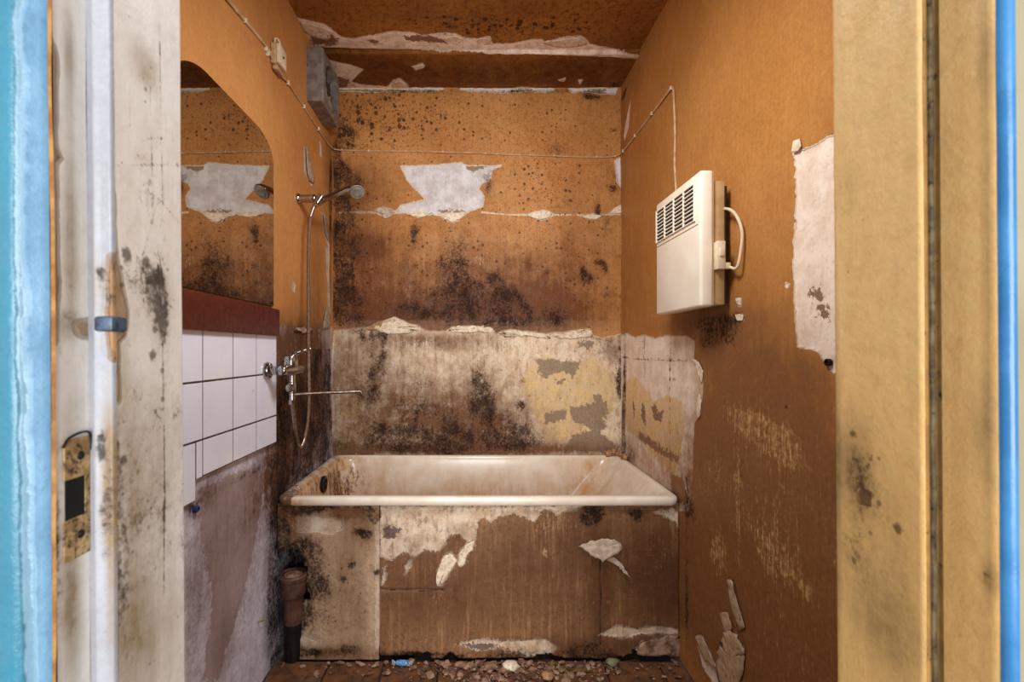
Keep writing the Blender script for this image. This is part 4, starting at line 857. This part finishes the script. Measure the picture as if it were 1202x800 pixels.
for P in ([(815, 421), (821, 425), (826, 435), (824, 450), (821, 440), (818, 428)], [(822, 462), (824, 470), (823, 486), (819, 492), (819, 474)], [(856, 681), (861, 681), (865, 700), (875, 736), (868, 738), (860, 715)], [(847, 720), (855, 718), (860, 738), (852, 742)], [(818, 748), (825, 745), (834, 766), (842, 784), (830, 776)],
          [(850, 745), (855, 740), (864, 743), (872, 756), (875, 770), (871, 795), (866, 812), (850, 812), (842, 790), (843, 768), (847, 756)], [(932, 178), (934, 166), (940, 163), (942, 172), (938, 177)], [(866, 369), (873, 369), (873, 376), (867, 376)], [(866, 350), (871, 350), (871, 358), (867, 357)]):
    flake('paint_flake', P, RW, None, M['white_chip' if P[0][1] < 640 else 'tan_chip'], wall_right, .003, .005, (1, .3), seed=i, axis='right'); i += 1
for P in ([(358, 172), (361, 178), (367, 204), (368, 215), (363, 212), (359, 196)], [(378, 250), (382, 256), (386, 284), (382, 276)], [(380, 372), (384, 358), (387, 372), (387, 384), (378, 385)], [(344, 386), (356, 384), (366, 386), (354, 390)]):
    flake('paint_flake', P, LW, None, M['paint_chip'], wall_left, .003, .007, (-1, .2), seed=i, axis='left'); i += 1
flake('paint_flake', [(679, 639), (690, 635), (703, 632), (718, 632), (728, 635), (728, 643), (722, 648), (705, 655), (692, 648)], AP, None, M['paint_chip'], apron, .005, .045, (0.1, -1), .0018, 91, axis='ap')
flake('paint_flake', [(712, 656), (719, 653), (727, 658), (733, 667), (739, 676), (729, 668), (721, 660)], AP, None, M['paint_chip'], apron, .004, .02, (1, -1), .0012, 92, axis='ap')
flake('paint_flake', [(513, 686), (513, 671), (520, 653), (530, 649), (536, 658), (526, 672), (518, 684)], AP, None, M['white_chip'], apron, .003, .008, (-1, -1), .0012, 93, axis='ap')
flake('paint_flake', [(538, 664), (539, 650), (548, 637), (557, 633), (554, 645), (547, 652), (546, 662)], AP, None, M['white_chip'], apron, .003, .008, (1, 1), .0012, 94, axis='ap')
flake('paint_flake', [(746, 766), (754, 752), (774, 749), (784, 744), (799, 747), (799, 769), (780, 768)], AP, None, M['rubble'], apron, .004, .006, (0, 1), .004, 95, axis='ap')

# ------------------------------------------------------------------ drain pipe in the broken corner
dp = empty('drain_pipe', (-0.670, YA + .006, 0.0), 'rusty brown clay drain pipe standing in the broken corner of the bath surround', 'pipe')
pxc = lambda px, d: (px - CX) * d / F
cxp, cyp = -0.668, YA + .006
zt = HC + (CY - 676) * 1.7 / F; zbm = HC + (CY - 735) * 1.7 / F
b = MB(); b.lathe([(.034, -.17), (.037, -.10), (.038, -.075), (.041, -.07), (.046, -.062), (.046, -.012), (.0505, -.008), (.0515, .004), (.047, .010), (.038, .009), (.036, -.02), (.001, -.021)], (cxp, cyp, zt), 'z', 26)
b.build('pipe_body', M['iron'], dp)
b = MB(); b.lathe([(.035, -.02), (.033, .004), (.02, .010), (.001, .012)], (cxp, cyp, zt), 'z', 18); b.build('mortar_plug', M['rubble'], dp)
b = MB(); b.tube([(cxp, cyp, .004), (cxp, cyp, zt - .16)], .033, 18); b.build('lower_pipe', M['darkmetal'], dp)

# ------------------------------------------------------------------ shower set
def hexnut(b, c, axis, r, h): b.lathe([(r * .9, -h / 2), (r, -h / 2 + .001), (r, h / 2 - .001), (r * .9, h / 2)], c, axis, 6)
YM = 1.665
mx = empty('bath_mixer', (XL, YM, 1.07), 'chrome single-lever bath mixer with a long thin spout mounted beside the tiles', 'tap')
zc = 1.070; bx = XL + .062
for yy in (1.592, 1.742):
    b = MB(); b.lathe([(.030, .0), (.0305, .004), (.026, .014), (.016, .018), (.001, .018)], (XL + .0086 if yy < 1.67 else XL + .002, yy, zc), 'x', 26); b.build('wall_flange', M['chrome'], mx)
    b = MB(); b.tube([(XL + .010, yy, zc), (bx, yy, zc)], .0105, 14); hexnut(b, (XL + .040, yy, zc), 'x', .0165, .014); b.build('union_nut', M['chrome'], mx)
b = MB(); b.lathe([(.001, -.090), (.008, -.0895), (.014, -.087), (.0175, -.082), (.0185, -.06), (.021, -.02), (.022, 0), (.021, .02), (.0185, .06), (.0175, .083), (.014, .085)], (bx + .003, YM + .002, zc), 'y', 22); b.build('body', M['chrome'], mx)
b = MB(); b.lathe([(.022, .0), (.024, .012), (.024, .030), (.020, .040), (.010, .045), (.001, .046)], (bx + .003, YM, zc + .008), 'z', 22); cart = b.build('lever', M['chrome'], mx)
b = MB(); b.tube(spline([(bx + .003, YM, zc + .045), (bx + .02, YM + .005, zc + .060), (bx + .045, YM + .010, zc + .070), (bx + .070, YM + .015, zc + .077)]), [.013] * 6 + [.0095] * 6 + [.0075] * 6 + [.006] * 6 + [.005], 12); b.build('lever_handle', M['chrome'], cart)
b = MB(); b.lathe([(.011, 0), (.011, -.03), (.0135, -.032), (.0145, -.050), (.0135, -.068), (.011, -.07), (.0115, -.095), (.008, -.10)], (bx + .003, YM + .01, zc - .015), 'z', 18); b.build('outlet_pipe', M['chrome'], mx)
b = MB(); b.lathe([(.010, 0), (.014, .004), (.015, .016), (.011, .021), (.001, .022)], (bx + .003, YM - .002, zc - .065), (0.15, -1, 0), 20); b.build('diverter_knob', M['chrome'], mx)
ex = (424 - CX) * 1.76 / F; ez = HC + (CY - 459) * 1.76 / F
sx, sy, sz = bx + .006, YM + .01, zc - .092
b = MB(); b.tube([(sx, sy, sz), (sx + .05, sy + .02, sz + .003), (ex - .006, 1.755, ez), (ex, 1.756, ez - .001), (ex + .003, 1.757, ez - .008)], [.0075, .0065, .0062, .0064, .0066], 14); b.build('spout', M['spout'], mx)

# hand shower
YS = 1.895
sb = empty('shower_bracket', (XL, YS, 1.766), 'chrome wall bracket holding up the hand shower', 'bracket')
zb = HC + (CY - 233) * YS / F
b = MB(); b.lathe([(.0205, .001), (.0205, .008), (.018, .012), (.016, .014), (.0165, .060), (.018, .072), (.016, .076), (.001, .077)], (XL, YS, zb), 'x', 22); b.build('mount', M['chrome'], sb)
b = MB(); b.lathe([(.0135, -.020), (.0165, -.018), (.0185, .016), (.0165, .018), (.012, .018)], (XL + .092, YS, zb - .003), (.55, 0, .8), 20); b.build('holder_cup', M['chrome'], sb)
hs = empty('hand_shower', (XL + .09, YS, 1.73), 'chrome hand shower resting in its wall bracket above the tub', 'shower head')
h0 = Vector((XL + .078, YS, zb - .024)); h1 = Vector(((411 - CX) * 2.0 / F, 2.0, HC + (CY - 221.5) * 2.0 / F))
pth = spline([h0, h0 + Vector((.020, .022, .026)), h0 + Vector((.052, .066, .060)), h1, h1 + Vector((.016, .012, .000))], 6)
b = MB(); b.tube(pth, [.010 + .0035 * min(1, k / 10) for k in range(len(pth))], 16); b.build('handle', M['chrome'], hs)
hc = Vector(((419 - CX) * 2.016 / F, 2.016, HC + (CY - 223.5) * 2.016 / F)); hax = Vector((.28, -.62, -.72)).normalized()
b = MB(); b.lathe([(.001, -.020), (.016, -.018), (.028, -.008), (.0345, .004), (.0355, .011), (.034, .014)], hc, hax, 30); hd = b.build('spray_head', M['chrome'], hs)
b = MB(); b.lathe([(.0335, .013), (.031, .0155), (.021, .0155), (.020, .0175), (.012, .0175), (.0105, .0155), (.001, .0155)], hc, hax, 30); b.build('spray_face', M['fan'], hd)
# hose
ho = empty('shower_hose', (XL + .07, 1.80, 1.0), 'ribbed steel shower hose hanging in a long loop from hand shower to mixer', 'hose')
def at(px, py, y): return ((px - CX) * y / F, y, HC + (CY - py) * y / F)
hp = spline([tuple(h0 + Vector((-.001, 0, .004))), at(367, 247, 1.89), at(363.5, 262, 1.885), at(362, 300, 1.88), at(362, 360, 1.87), at(362, 420, 1.855), at(362.5, 465, 1.83), at(361, 495, 1.80), at(357, 516, 1.77), at(352.5, 524, 1.74), at(348, 514, 1.71), at(345.5, 495, 1.69), (bx + .003, YM + .008, zc - .120)], 14)
b = MB()
rr = [.0068 + (.0007 if k % 2 else -.0002) for k in range(len(hp))]; b.tube(hp, rr, 10); b.build('hose_tube', M['steel'], ho)
b = MB(); hexnut(b, (bx + .003, YM + .010, zc - .118), 'z', .0125, .018); b.build('hose_nut', M['chrome'], ho)
b = MB(); hexnut(b, tuple(h0 + Vector((-.0005, 0, .004))), (.3, 0, 1), .0115, .02); b.build('hose_nut', M['chrome'], ho)

# ------------------------------------------------------------------ extractor fan
fy0, fy1, fz0, fz1, fx = 1.995, 2.235, HC + 1.035, HC + 1.262, XL + .074
fz1 = HC + (CY - 56) * 2.0 / F; fz0 = HC + (CY - 119) * 2.0 / F
fan = empty('extractor_fan', (XL, 2.115, fz0), 'dirty grey square extractor fan mounted high in the left corner', 'fan')
b = MB(); fcy, fcz = (fy0 + fy1) / 2, (fz0 + fz1) / 2; fr = min(fy1 - fy0, fz1 - fz0) / 2 * .80
# housing: box with round opening
N_ = 48; bm = b.bm
def sq(t, sy, sz):
    c, s_ = math.cos(t), math.sin(t); k = 1 / max(abs(c), abs(s_)); return fcy + c * k * sy, fcz + s_ * k * sz
hy, hz = (fy1 - fy0) / 2, (fz1 - fz0) / 2
loops = []
for (kind, x) in (('s', XL + .002), ('s', fx - .008), ('s2', fx), ('c2', fx), ('c', fx - .004), ('c', XL + .004)):
    L = []
    for k in range(N_):
        t = 2 * math.pi * k / N_ + math.pi / 4
        if kind == 's': y, z = sq(t, hy, hz)
        elif kind == 's2': y, z = sq(t, hy - .006, hz - .006)
        elif kind == 'c2': y, z = fcy + math.cos(t) * (fr + .004), fcz + math.sin(t) * (fr + .004)
        else: y, z = fcy + math.cos(t) * fr, fcz + math.sin(t) * fr
        L.append(bm.verts.new((x, y, z)))
    loops.append(L)
for A, B in zip(loops[:-1], loops[1:]):
    for k in range(N_): bm.faces.new((A[k], A[(k + 1) % N_], B[(k + 1) % N_], B[k]))
b.build('housing', M['fan'], fan)
b = MB(); b.lathe([(fr - .001, 0), (fr - .001, .004), (.001, .004)], (XL + .003, fcy, fcz), 'x', 30); b.build('back_plate', M['black'], fan)
b = MB(); b.lathe([(.030, 0), (.030, .046), (.026, .052), (.001, .053)], (XL + .008, fcy, fcz), 'x', 24); b.build('hub', M['fan_dark'], fan)
for k in range(7):
    a = 2 * math.pi * k / 7; b = MB(); pts = []
    for r_, w in ((.026, .25), (fr * .6, .36), (fr * .93, .40)):
        pts.append((r_, a - w)); pts.append((r_, a + w * .3))
    vv = []
    for j, (r_, t) in enumerate(pts): vv.append(b.bm.verts.new((XL + (.030 if j % 2 == 0 else .058), fcy + r_ * math.cos(t), fcz + r_ * math.sin(t))))
    b.bm.faces.new((vv[0], vv[1], vv[3], vv[2])); b.bm.faces.new((vv[2], vv[3], vv[5], vv[4]))
    r = bmesh.ops.solidify(b.bm, geom=b.bm.faces[:], thickness=.0016)
    b.build('blade', M['fan_blade'], fan)
b = MB(); b.tube([(fx - .002, fcy + math.cos(t) * (fr + .003), fcz + math.sin(t) * (fr + .003)) for t in [2 * math.pi * k / 40 for k in range(41)]], .0035, 8); b.build('rim_ring', M['fan'], fan)

# ------------------------------------------------------------------ junction box and cables
def L3(px, py, h=.005): y, z = LW(px, py); return (XL + h, y, z)
def R3(px, py, h=.005): y, z = RW(px, py); return (XR - h, y, z)
def B3(px, py, h=.005): x, z = BW(px, py); return (x, YB - h, z)
jy0 = LW(316, 60)[0] ; jy1 = LW(331, 60)[0]; jz1 = LW(318, 46)[1]; jz0 = LW(318, 72)[1]
jy0, jy1 = 1.640, 1.706
jz1 = HC + (CY - 49) * jy0 / F; jz0 = HC + (CY - 73) * jy0 / F
jb = empty('junction_box', (XL, (jy0 + jy1) / 2, jz0), 'small cream cable junction box high on the left wall', 'junction box')
b = MB(); b.box(XL + .002, XL + .020, jy0, jy1, jz0, jz1, .002); b.build('base', M['cable'], jb)
b = MB(); b.box(XL + .0205, XL + .034, jy0 + .002, jy1 - .002, jz0 + .002, jz1 - .002, .003); b.build('cover', M['plastic'], jb)
b = MB(); b.tube(spline([(XL + .012, jy0 + .012, jz1 - .004), (XL + .014, jy0 + .010, jz1 + .018), (XL + .020, jy0 + .024, jz1 + .022), (XL + .026, jy0 + .034, jz1 + .002)], 6), .0028, 8); b.build('wire_loop', M['plastic'], jb)
b = MB(); b.box(XL + .004, XL + .022, jy0 + .010, jy1 - .004, jz0 - .016, jz0 - .001, .002); b.build('cable_gland', M['cable_dark'], jb)
b = MB(); b.lathe([(.005, 0), (.004, .002), (.001, .0025)], (XL + .034, (jy0 + jy1) / 2, (jz0 + jz1) / 2), 'x', 12); b.build('screw', M['darkmetal'], jb)

def wob(pts, amp, seed, n=7):
    r_ = random.Random(seed); out = spline(pts, n)
    return [p + Vector((r_.uniform(-1, 1), r_.uniform(-1, 1), r_.uniform(-1, 1))) * amp for p in out]
def clips(par, pts, axis, mat='plastic', w=.005):
    for p in pts:
        b = MB(); x, y, z = p
        if axis == 'left': b.box(XL + .001, XL + .013, y - w / 2, y + w / 2, z - .008, z + .008, .0015)
        elif axis == 'right': b.box(XR - .012, XR - .001, y - w / 2, y + w / 2, z - .007, z + .007, .0015)
        else: b.box(x - w / 2, x + w / 2, YB - .012, YB - .001, z - .005, z + .005, .0015)
        b.build('cable_clip', M[mat], par)
c1 = empty('power_cable', (XL, 1.4, 2.2), 'pair of cream cables running down the left wall into the junction box', 'cable')
p0 = Vector(L3(265, 0)); p1 = Vector(L3(284, 23)); dr = (p0 - p1).normalized()
top = p1 + (p0 - p1) * 2.2
for k, (off, nm) in enumerate(((0.0, 'cable_core'), (.011, 'cable_core'))):
    o_ = Vector((0, off * .9, off * .5))
    b = MB(); b.tube(wob([top + o_, p0 + o_, p1 + o_ * .8, Vector(L3(300, 42)) + o_, Vector(L3(311, 56)) + o_ * .6, (XL + .008, jy0 + .003, jz0 + .012 + off)], .0006, k), .0042, 8); b.build(nm, M['cable'], c1)
clips(c1, [L3(285, 24), L3(310, 57), L3(312, 63)], 'left')
c2 = empty('thin_cable', (XL, 1.9, 2.1), 'single thin cable running from the junction box down to the left corner', 'cable')
b = MB(); b.tube(wob([(XL + .009, jy1 - .016, jz0 - .010), L3(337, 98), L3(355, 125), L3(372, 151), L3(384, 169), (XL + .008, YB - .012, BW(392, 176)[1])], .0004, 5), .0036, 8); b.build('cable_core', M['cable'], c2)
clips(c2, [L3(336, 97), L3(355, 125), L3(372, 151)], 'left')
c3 = empty('wall_cable', (0, YB, 2.15), 'thin painted cable strung level across the back wall above the white patch', 'cable')
b = MB(); b.tube(wob([(XL + .010, YB - .012, BW(392, 176)[1]), B3(400, 176.5), B3(432, 177.5), B3(476, 178), B3(520, 179), B3(560, 180), B3(600, 182), B3(640, 183), B3(680, 184.5), B3(715, 184.5), (XR - .010, YB - .010, BW(728, 182)[1])], .0005, 6), .0034, 8); b.build('cable_core', M['cable'], c3)
clips(c3, [B3(x, y) for x, y in ((402, 176.5), (433, 177.5), (476, 178), (520, 179), (570, 180.6), (650, 183.3), (700, 184.5), (722, 184))], 'back')
c4 = empty('heater_cable', (XR, 1.9, 2.1), 'cream cable rising along the right wall then dropping down behind the heater', 'cable')
b = MB(); b.tube(wob([(XR - .008, YB - .010, BW(728, 182)[1]), R3(733, 177), R3(747, 159), R3(767, 133), R3(785, 109), R3(789.5, 102.5), R3(792, 106), R3(793, 125), R3(794, 160), R3(793.5, 190), R3(795, 222), R3(796, 250)], .0005, 8), .0042, 8); b.build('cable_core', M['cable'], c4)
clips(c4, [R3(733, 177), R3(747, 159), R3(767, 133), R3(790, 103)], 'right')

# ------------------------------------------------------------------ wall heater
hy0, hy1, hz0, hz1, hx = 1.341, 1.667, 1.267, 1.667, .6606
ht = empty('wall_heater', (XR, 1.5, hz0), 'cream box-shaped electric wall heater with a black slotted grille on the right wall', 'heater')
# front casing: shell with four grille columns cut open
gy0, gy1, gzt, gzb = 1.372, 1.655, hz1 - .030, hz1 - .140
b = MB()
def fbox(y0, y1, z0, z1, bev=0): b.box(hx, hx + .006, y0, y1, z0, z1, bev)
pan = MB(); pan.box(hx, hx + .040, hy0, hy1, hz0, hz1, .009, 3)
casing = pan.build('front_panel', M['heater'], ht)
# cut: carve grille opening with a boolean-free inset (build recess as dark plate + proud slats)
b = MB(); b.box(hx - .0012, hx + .001, gy0, gy1, gzb, gzt); b.build('grille_recess', M['black'], ht)
ncol, nrow = 4, 9; cw = (gy1 - gy0) / ncol
for k in range(ncol + 1):
    y = gy0 + k * cw; b = MB(); b.box(hx - .0052, hx, y - .0032, y + .0032, gzb - .003, gzt + .003, .001, 1); b.build('grille_bar', M['heater'], ht)
for r in range(nrow + 1):
    z = gzb + (gzt - gzb) * r / nrow; b = MB(); b.box(hx - .0046, hx, gy0 - .003, gy1 + .003, z - .0021, z + .0021, .0008, 1); b.build('grille_slat', M['heater'], ht)
b = MB(); b.box(hx - .0015, hx + .001, hy0 + .012, hy1 - .010, gzb - .0165, gzb - .0145); b.build('trim_line', M['heater_side'], ht)
b = MB(); b.box(hx + .0385, hx + .0395, hy0 + .0005, hy1 - .001, hz0 + .004, hz1 - .004); b.build('panel_joint', M['heater_side'], ht)
b = MB(); b.box(hx + .039, hx + .075, hy0 + .006, hy1 - .006, hz0 + .006, hz1 - .030, .003); b.build('rear_case', M['heater_side'], ht)
b = MB(); b.tube([(hx + .0795, hy0 + .012, hz0 + .01), (hx + .0795, hy0 + .012, hz1 - .045)], .0042, 8); b.build('hanging_rod', M['darkmetal'], ht)
for yb_ in (hy0 + .09, hy1 - .05):
    b = MB(); b.box(hx + .075, XR - .0005, yb_, yb_ + .014, hz0 + .02, hz1 - .06, .001); b.build('mounting_bracket', M['darkmetal'], ht)
zs0 = HC + (CY - 317) * hy0 / F; zs1 = HC + (CY - 284) * hy0 / F
b = MB(); b.box(hx + .040, hx + .064, hy0 - .020, hy0 + .006, zs0, zs1, .003); b.build('switch_box', M['plastic'], ht)
b = MB(); b.box(hx + .045, hx + .059, hy0 - .0245, hy0 - .0195, zs1 - .045, zs1 - .020, .0015); b.build('switch', M['plastic'], ht)
b = MB(); b.box(hx + .060, hx + .080, hy0 - .018, hy0 - .002, zs0 + .001, zs0 + .020, .003); b.build('cable_gland', M['plastic'], ht)
yh = hy0 - .008
b = MB(); b.tube(spline([(hx + .078, yh, zs0 + .010), at(865, 314, 1.292), at(870, 292, 1.284), at(871, 271, 1.284), at(865, 254, 1.296), at(857, 246, 1.315), (hx + .079, hy0 + .03, HC + (CY - 242) * 1.35 / F)], 8), .0042, 10); b.build('power_cord', M['plastic'], ht)

# ------------------------------------------------------------------ small wall fixings
y, z = LW(229, 597)
b = MB(); b.lathe([(.0085, -.004), (.0085, .006), (.005, .0075), (.0045, .002), (.001, .002)], (XL + .002, y, z), 'x', 16); pl = b.build('wall_plug', M['blueplug']); tag(pl, 'blue plastic wall plug in the left wall below the lowest tile', 'wall plug')
y, z = LW(304, 729)
b = MB(); b.tube(spline([(XL + .0, y, z), (XL + .014, y - .002, z + .004), (XL + .022, y - .006, z + .012)]), .003, 8); nl = b.build('bent_nail', M['brass']); tag(nl, 'rusty bent nail sticking out low in the left wall near the floor', 'nail')
y, z = RW(974, 425)
b = MB(); b.lathe([(.008, -.003), (.008, .004), (.005, .005), (.004, .001), (.001, .001)], (XR - .003, y, z), (-1, 0, 0), 14); nl = b.build('wall_plug', M['darkmetal']); tag(nl, 'dark wall plug at the lower corner of the stripped strip by the doorway', 'wall plug')

# ------------------------------------------------------------------ foam lumps in the tub's back right corner
def lump(r_, seed, sc=(1, 1, 1), sub=2, rough=.35):
    bm = bmesh.new(); bmesh.ops.create_icosphere(bm, subdivisions=sub, radius=1.0); q = random.Random(seed)
    import mathutils.noise as mn
    for v in bm.verts:
        k = 1 + rough * mn.noise(v.co * 1.7 + Vector((seed * 3.1, seed, 0))) + rough * .5 * mn.noise(v.co * 4 + Vector((seed, 0, 0)))
        v.co = Vector((v.co.x * sc[0], v.co.y * sc[1], v.co.z * sc[2])) * r_ * k
    return bm
fm = bmesh.new()
for k in range(11):
    bmk = lump(rnd.uniform(.012, .020), k + 3, sub=2, rough=.6); me_ = bpy.data.meshes.new('t'); 
    ps = ((714, 533), (720, 530), (727, 527), (733, 531), (738, 537), (724, 536), (731, 538), (736, 542), (719, 536), (728, 533), (742, 546))[k]
    d = YB - .030 - (.03 if ps[1] > 536 else 0) - max(0, (ps[0] - 730)) * .0045
    c = Vector(at(ps[0], ps[1], d)); c.z = max(c.z, ZR + .008); c.x = min(c.x, XR - .018)
    bmesh.ops.translate(bmk, verts=bmk.verts, vec=c); bmk.to_mesh(me_); bmk.free(); fm.from_mesh(me_)
me_ = bpy.data.meshes.new('foam_lump'); fm.to_mesh(me_); fm.free(); me_.materials.append(M['foam']); me_.polygons.foreach_set('use_smooth', [True] * len(me_.polygons))
fo = bpy.data.objects.new('foam_lump', me_); COL.objects.link(fo); tag(fo, 'crumbly orange foam filler lump in the back right corner of the tub rim', 'foam')

# ------------------------------------------------------------------ things on the floor
def FLx(px, y): return (px - CX) * y / F
# rubble (uncountable)
bm = bmesh.new(); q = random.Random(5)
for k in range(950):
    y = YA - .018 - abs(q.gauss(0, .055)); px = q.choice([q.uniform(520, 720), q.uniform(330, 830), q.gauss(600, 50), q.gauss(560, 60)])
    if y < 1.5: continue
    x = FLx(px, y)
    if not (XL + .02 < x < XR - .02): continue
    r_ = q.uniform(.0015, .005) if q.random() < .8 else q.uniform(.006, .014)
    ret = bmesh.ops.create_icosphere(bm, subdivisions=1, radius=r_)
    mtx = Matrix.Translation((x, y, r_ * .4)) @ Matrix.Rotation(q.uniform(0, 6), 4, 'Z') @ Matrix.Rotation(q.uniform(-.5, .5), 4, 'X') @ Matrix.Diagonal((q.uniform(.7, 1.9), q.uniform(.5, 1.2), q.uniform(.2, .6), 1))
    for v in ret['verts']: v.co = mtx @ (v.co * q.uniform(.75, 1.2))
me_ = bpy.data.meshes.new('rubble'); bm.to_mesh(me_); bm.free(); me_.materials.append(M['rubble'])
ru = bpy.data.objects.new('rubble', me_); COL.objects.link(ru); tag(ru, 'crumbs of fallen plaster and grit strewn along the foot of the bath surround', 'rubble', kind='stuff')
# larger chunks
def chunk(name, px, y, r_, sc, mat, label, cat, seed, group=None):
    bmk = lump(r_, seed, sc, 2, .45); z = -min(v.co.z for v in bmk.verts)
    me_ = bpy.data.meshes.new(name); bmk.to_mesh(me_); bmk.free(); me_.materials.append(mat); me_.polygons.foreach_set('use_smooth', [True] * len(me_.polygons))
    o = bpy.data.objects.new(name, me_); COL.objects.link(o); o.location = (FLx(px, y), y, z * .95); tag(o, label, cat, group); return o
chunk('stone', 719, 1.665, .020, (1.25, .8, .62), M['stone'], 'smooth grey-green stone lying at the foot of the bath surround', 'stone', 40)
chunk('plaster_chunk', 600, 1.650, .022, (1.5, .9, .6), M['white_chip'], 'largest pale plaster chunk on the floor in the middle of the rubble', 'rubble', 41)
chunk('plaster_chunk', 576, 1.645, .017, (1.5, .9, .6), M['rubble'], 'brownish plaster chunk left of the largest pale chunk on the floor', 'rubble', 42)
chunk('plaster_chunk', 643, 1.600, .019, (1.2, 1, .6), M['foam'], 'orange-tinted plaster chunk at the front of the floor rubble', 'rubble', 43)
chunk('plaster_chunk', 541, 1.655, .014, (1.6, .8, .7), M['rubble'], 'small grey plaster chunk against the bath surround right of the sweet wrapper', 'rubble', 44)
def leaf(px, y, L, w, rz, label, lift=.004):
    vs = []; fs = []; n = 8
    for k in range(n + 1):
        t = k / n; ww = w * math.sin(math.pi * min(1, t * .94 + .03)) ** .8
        for s_ in (-1, 0, 1): vs.append((L * (t - .5), s_ * ww, lift + .006 * abs(s_) * math.sin(t * 3) + .004 * math.sin(t * 5)))
    for k in range(n):
        for s_ in range(2): a = k * 3 + s_; fs.append((a, a + 3, a + 4, a + 1))
    o = mesh_obj('dry_leaf', vs, fs, M['leaf']); o.location = (FLx(px, y), y, .001); o.rotation_euler = (0, 0, rz)
    md = o.modifiers.new('thickness', 'SOLIDIFY'); md.thickness = .0008; tag(o, label, 'leaf', 'dry leaves on the floor'); return o
leaf(684, 1.630, .085, .010, .12, 'long olive dry leaf on the floor in front of the stone')
leaf(662, 1.640, .045, .011, .9, 'short upright dry leaf left of the long one on the floor')
leaf(651, 1.665, .035, .012, .2, 'round dry leaf against the bath surround behind the rubble')
# sweet wrapper
yw = 1.665; xw = FLx(472, yw)
sw = empty('sweet_wrapper', (xw, yw, 0), 'blue and white twisted sweet wrapper on the floor against the bath surround', 'wrapper')
b = MB(); b.lathe([(.003, -.024), (.0075, -.020), (.0095, -.010), (.010, 0), (.0095, .010), (.0075, .020), (.003, .024)], (xw, yw, .0105), (1, -.12, .06), 12); b.build('wrapped_sweet', M['foil_blue'], sw)
for s_ in (-1, 1):
    b = MB(); c = Vector((xw, yw, .0105)); ax = Vector((1, -.12, .06)).normalized() * s_; n = 10; vv = []
    side = Vector((0, .3, 1)).normalized(); A = []; B = []
    for k in range(n + 1):
        t = k / n * 2 - 1; z_ = .003 * math.sin(k * 2.2)
        A.append(b.bm.verts.new(c + ax * .023 + side * t * .003)); B.append(b.bm.verts.new(c + ax * (.038 + .002 * math.cos(k * 3)) + side * t * .0095 + Vector((0, z_, 0))))
    for k in range(n): b.bm.faces.new((A[k], A[k + 1], B[k + 1], B[k]))
    bmesh.ops.solidify(b.bm, geom=b.bm.faces[:], thickness=.0006)
    b.build('twisted_end', M['foil_white'], sw, smooth=False)
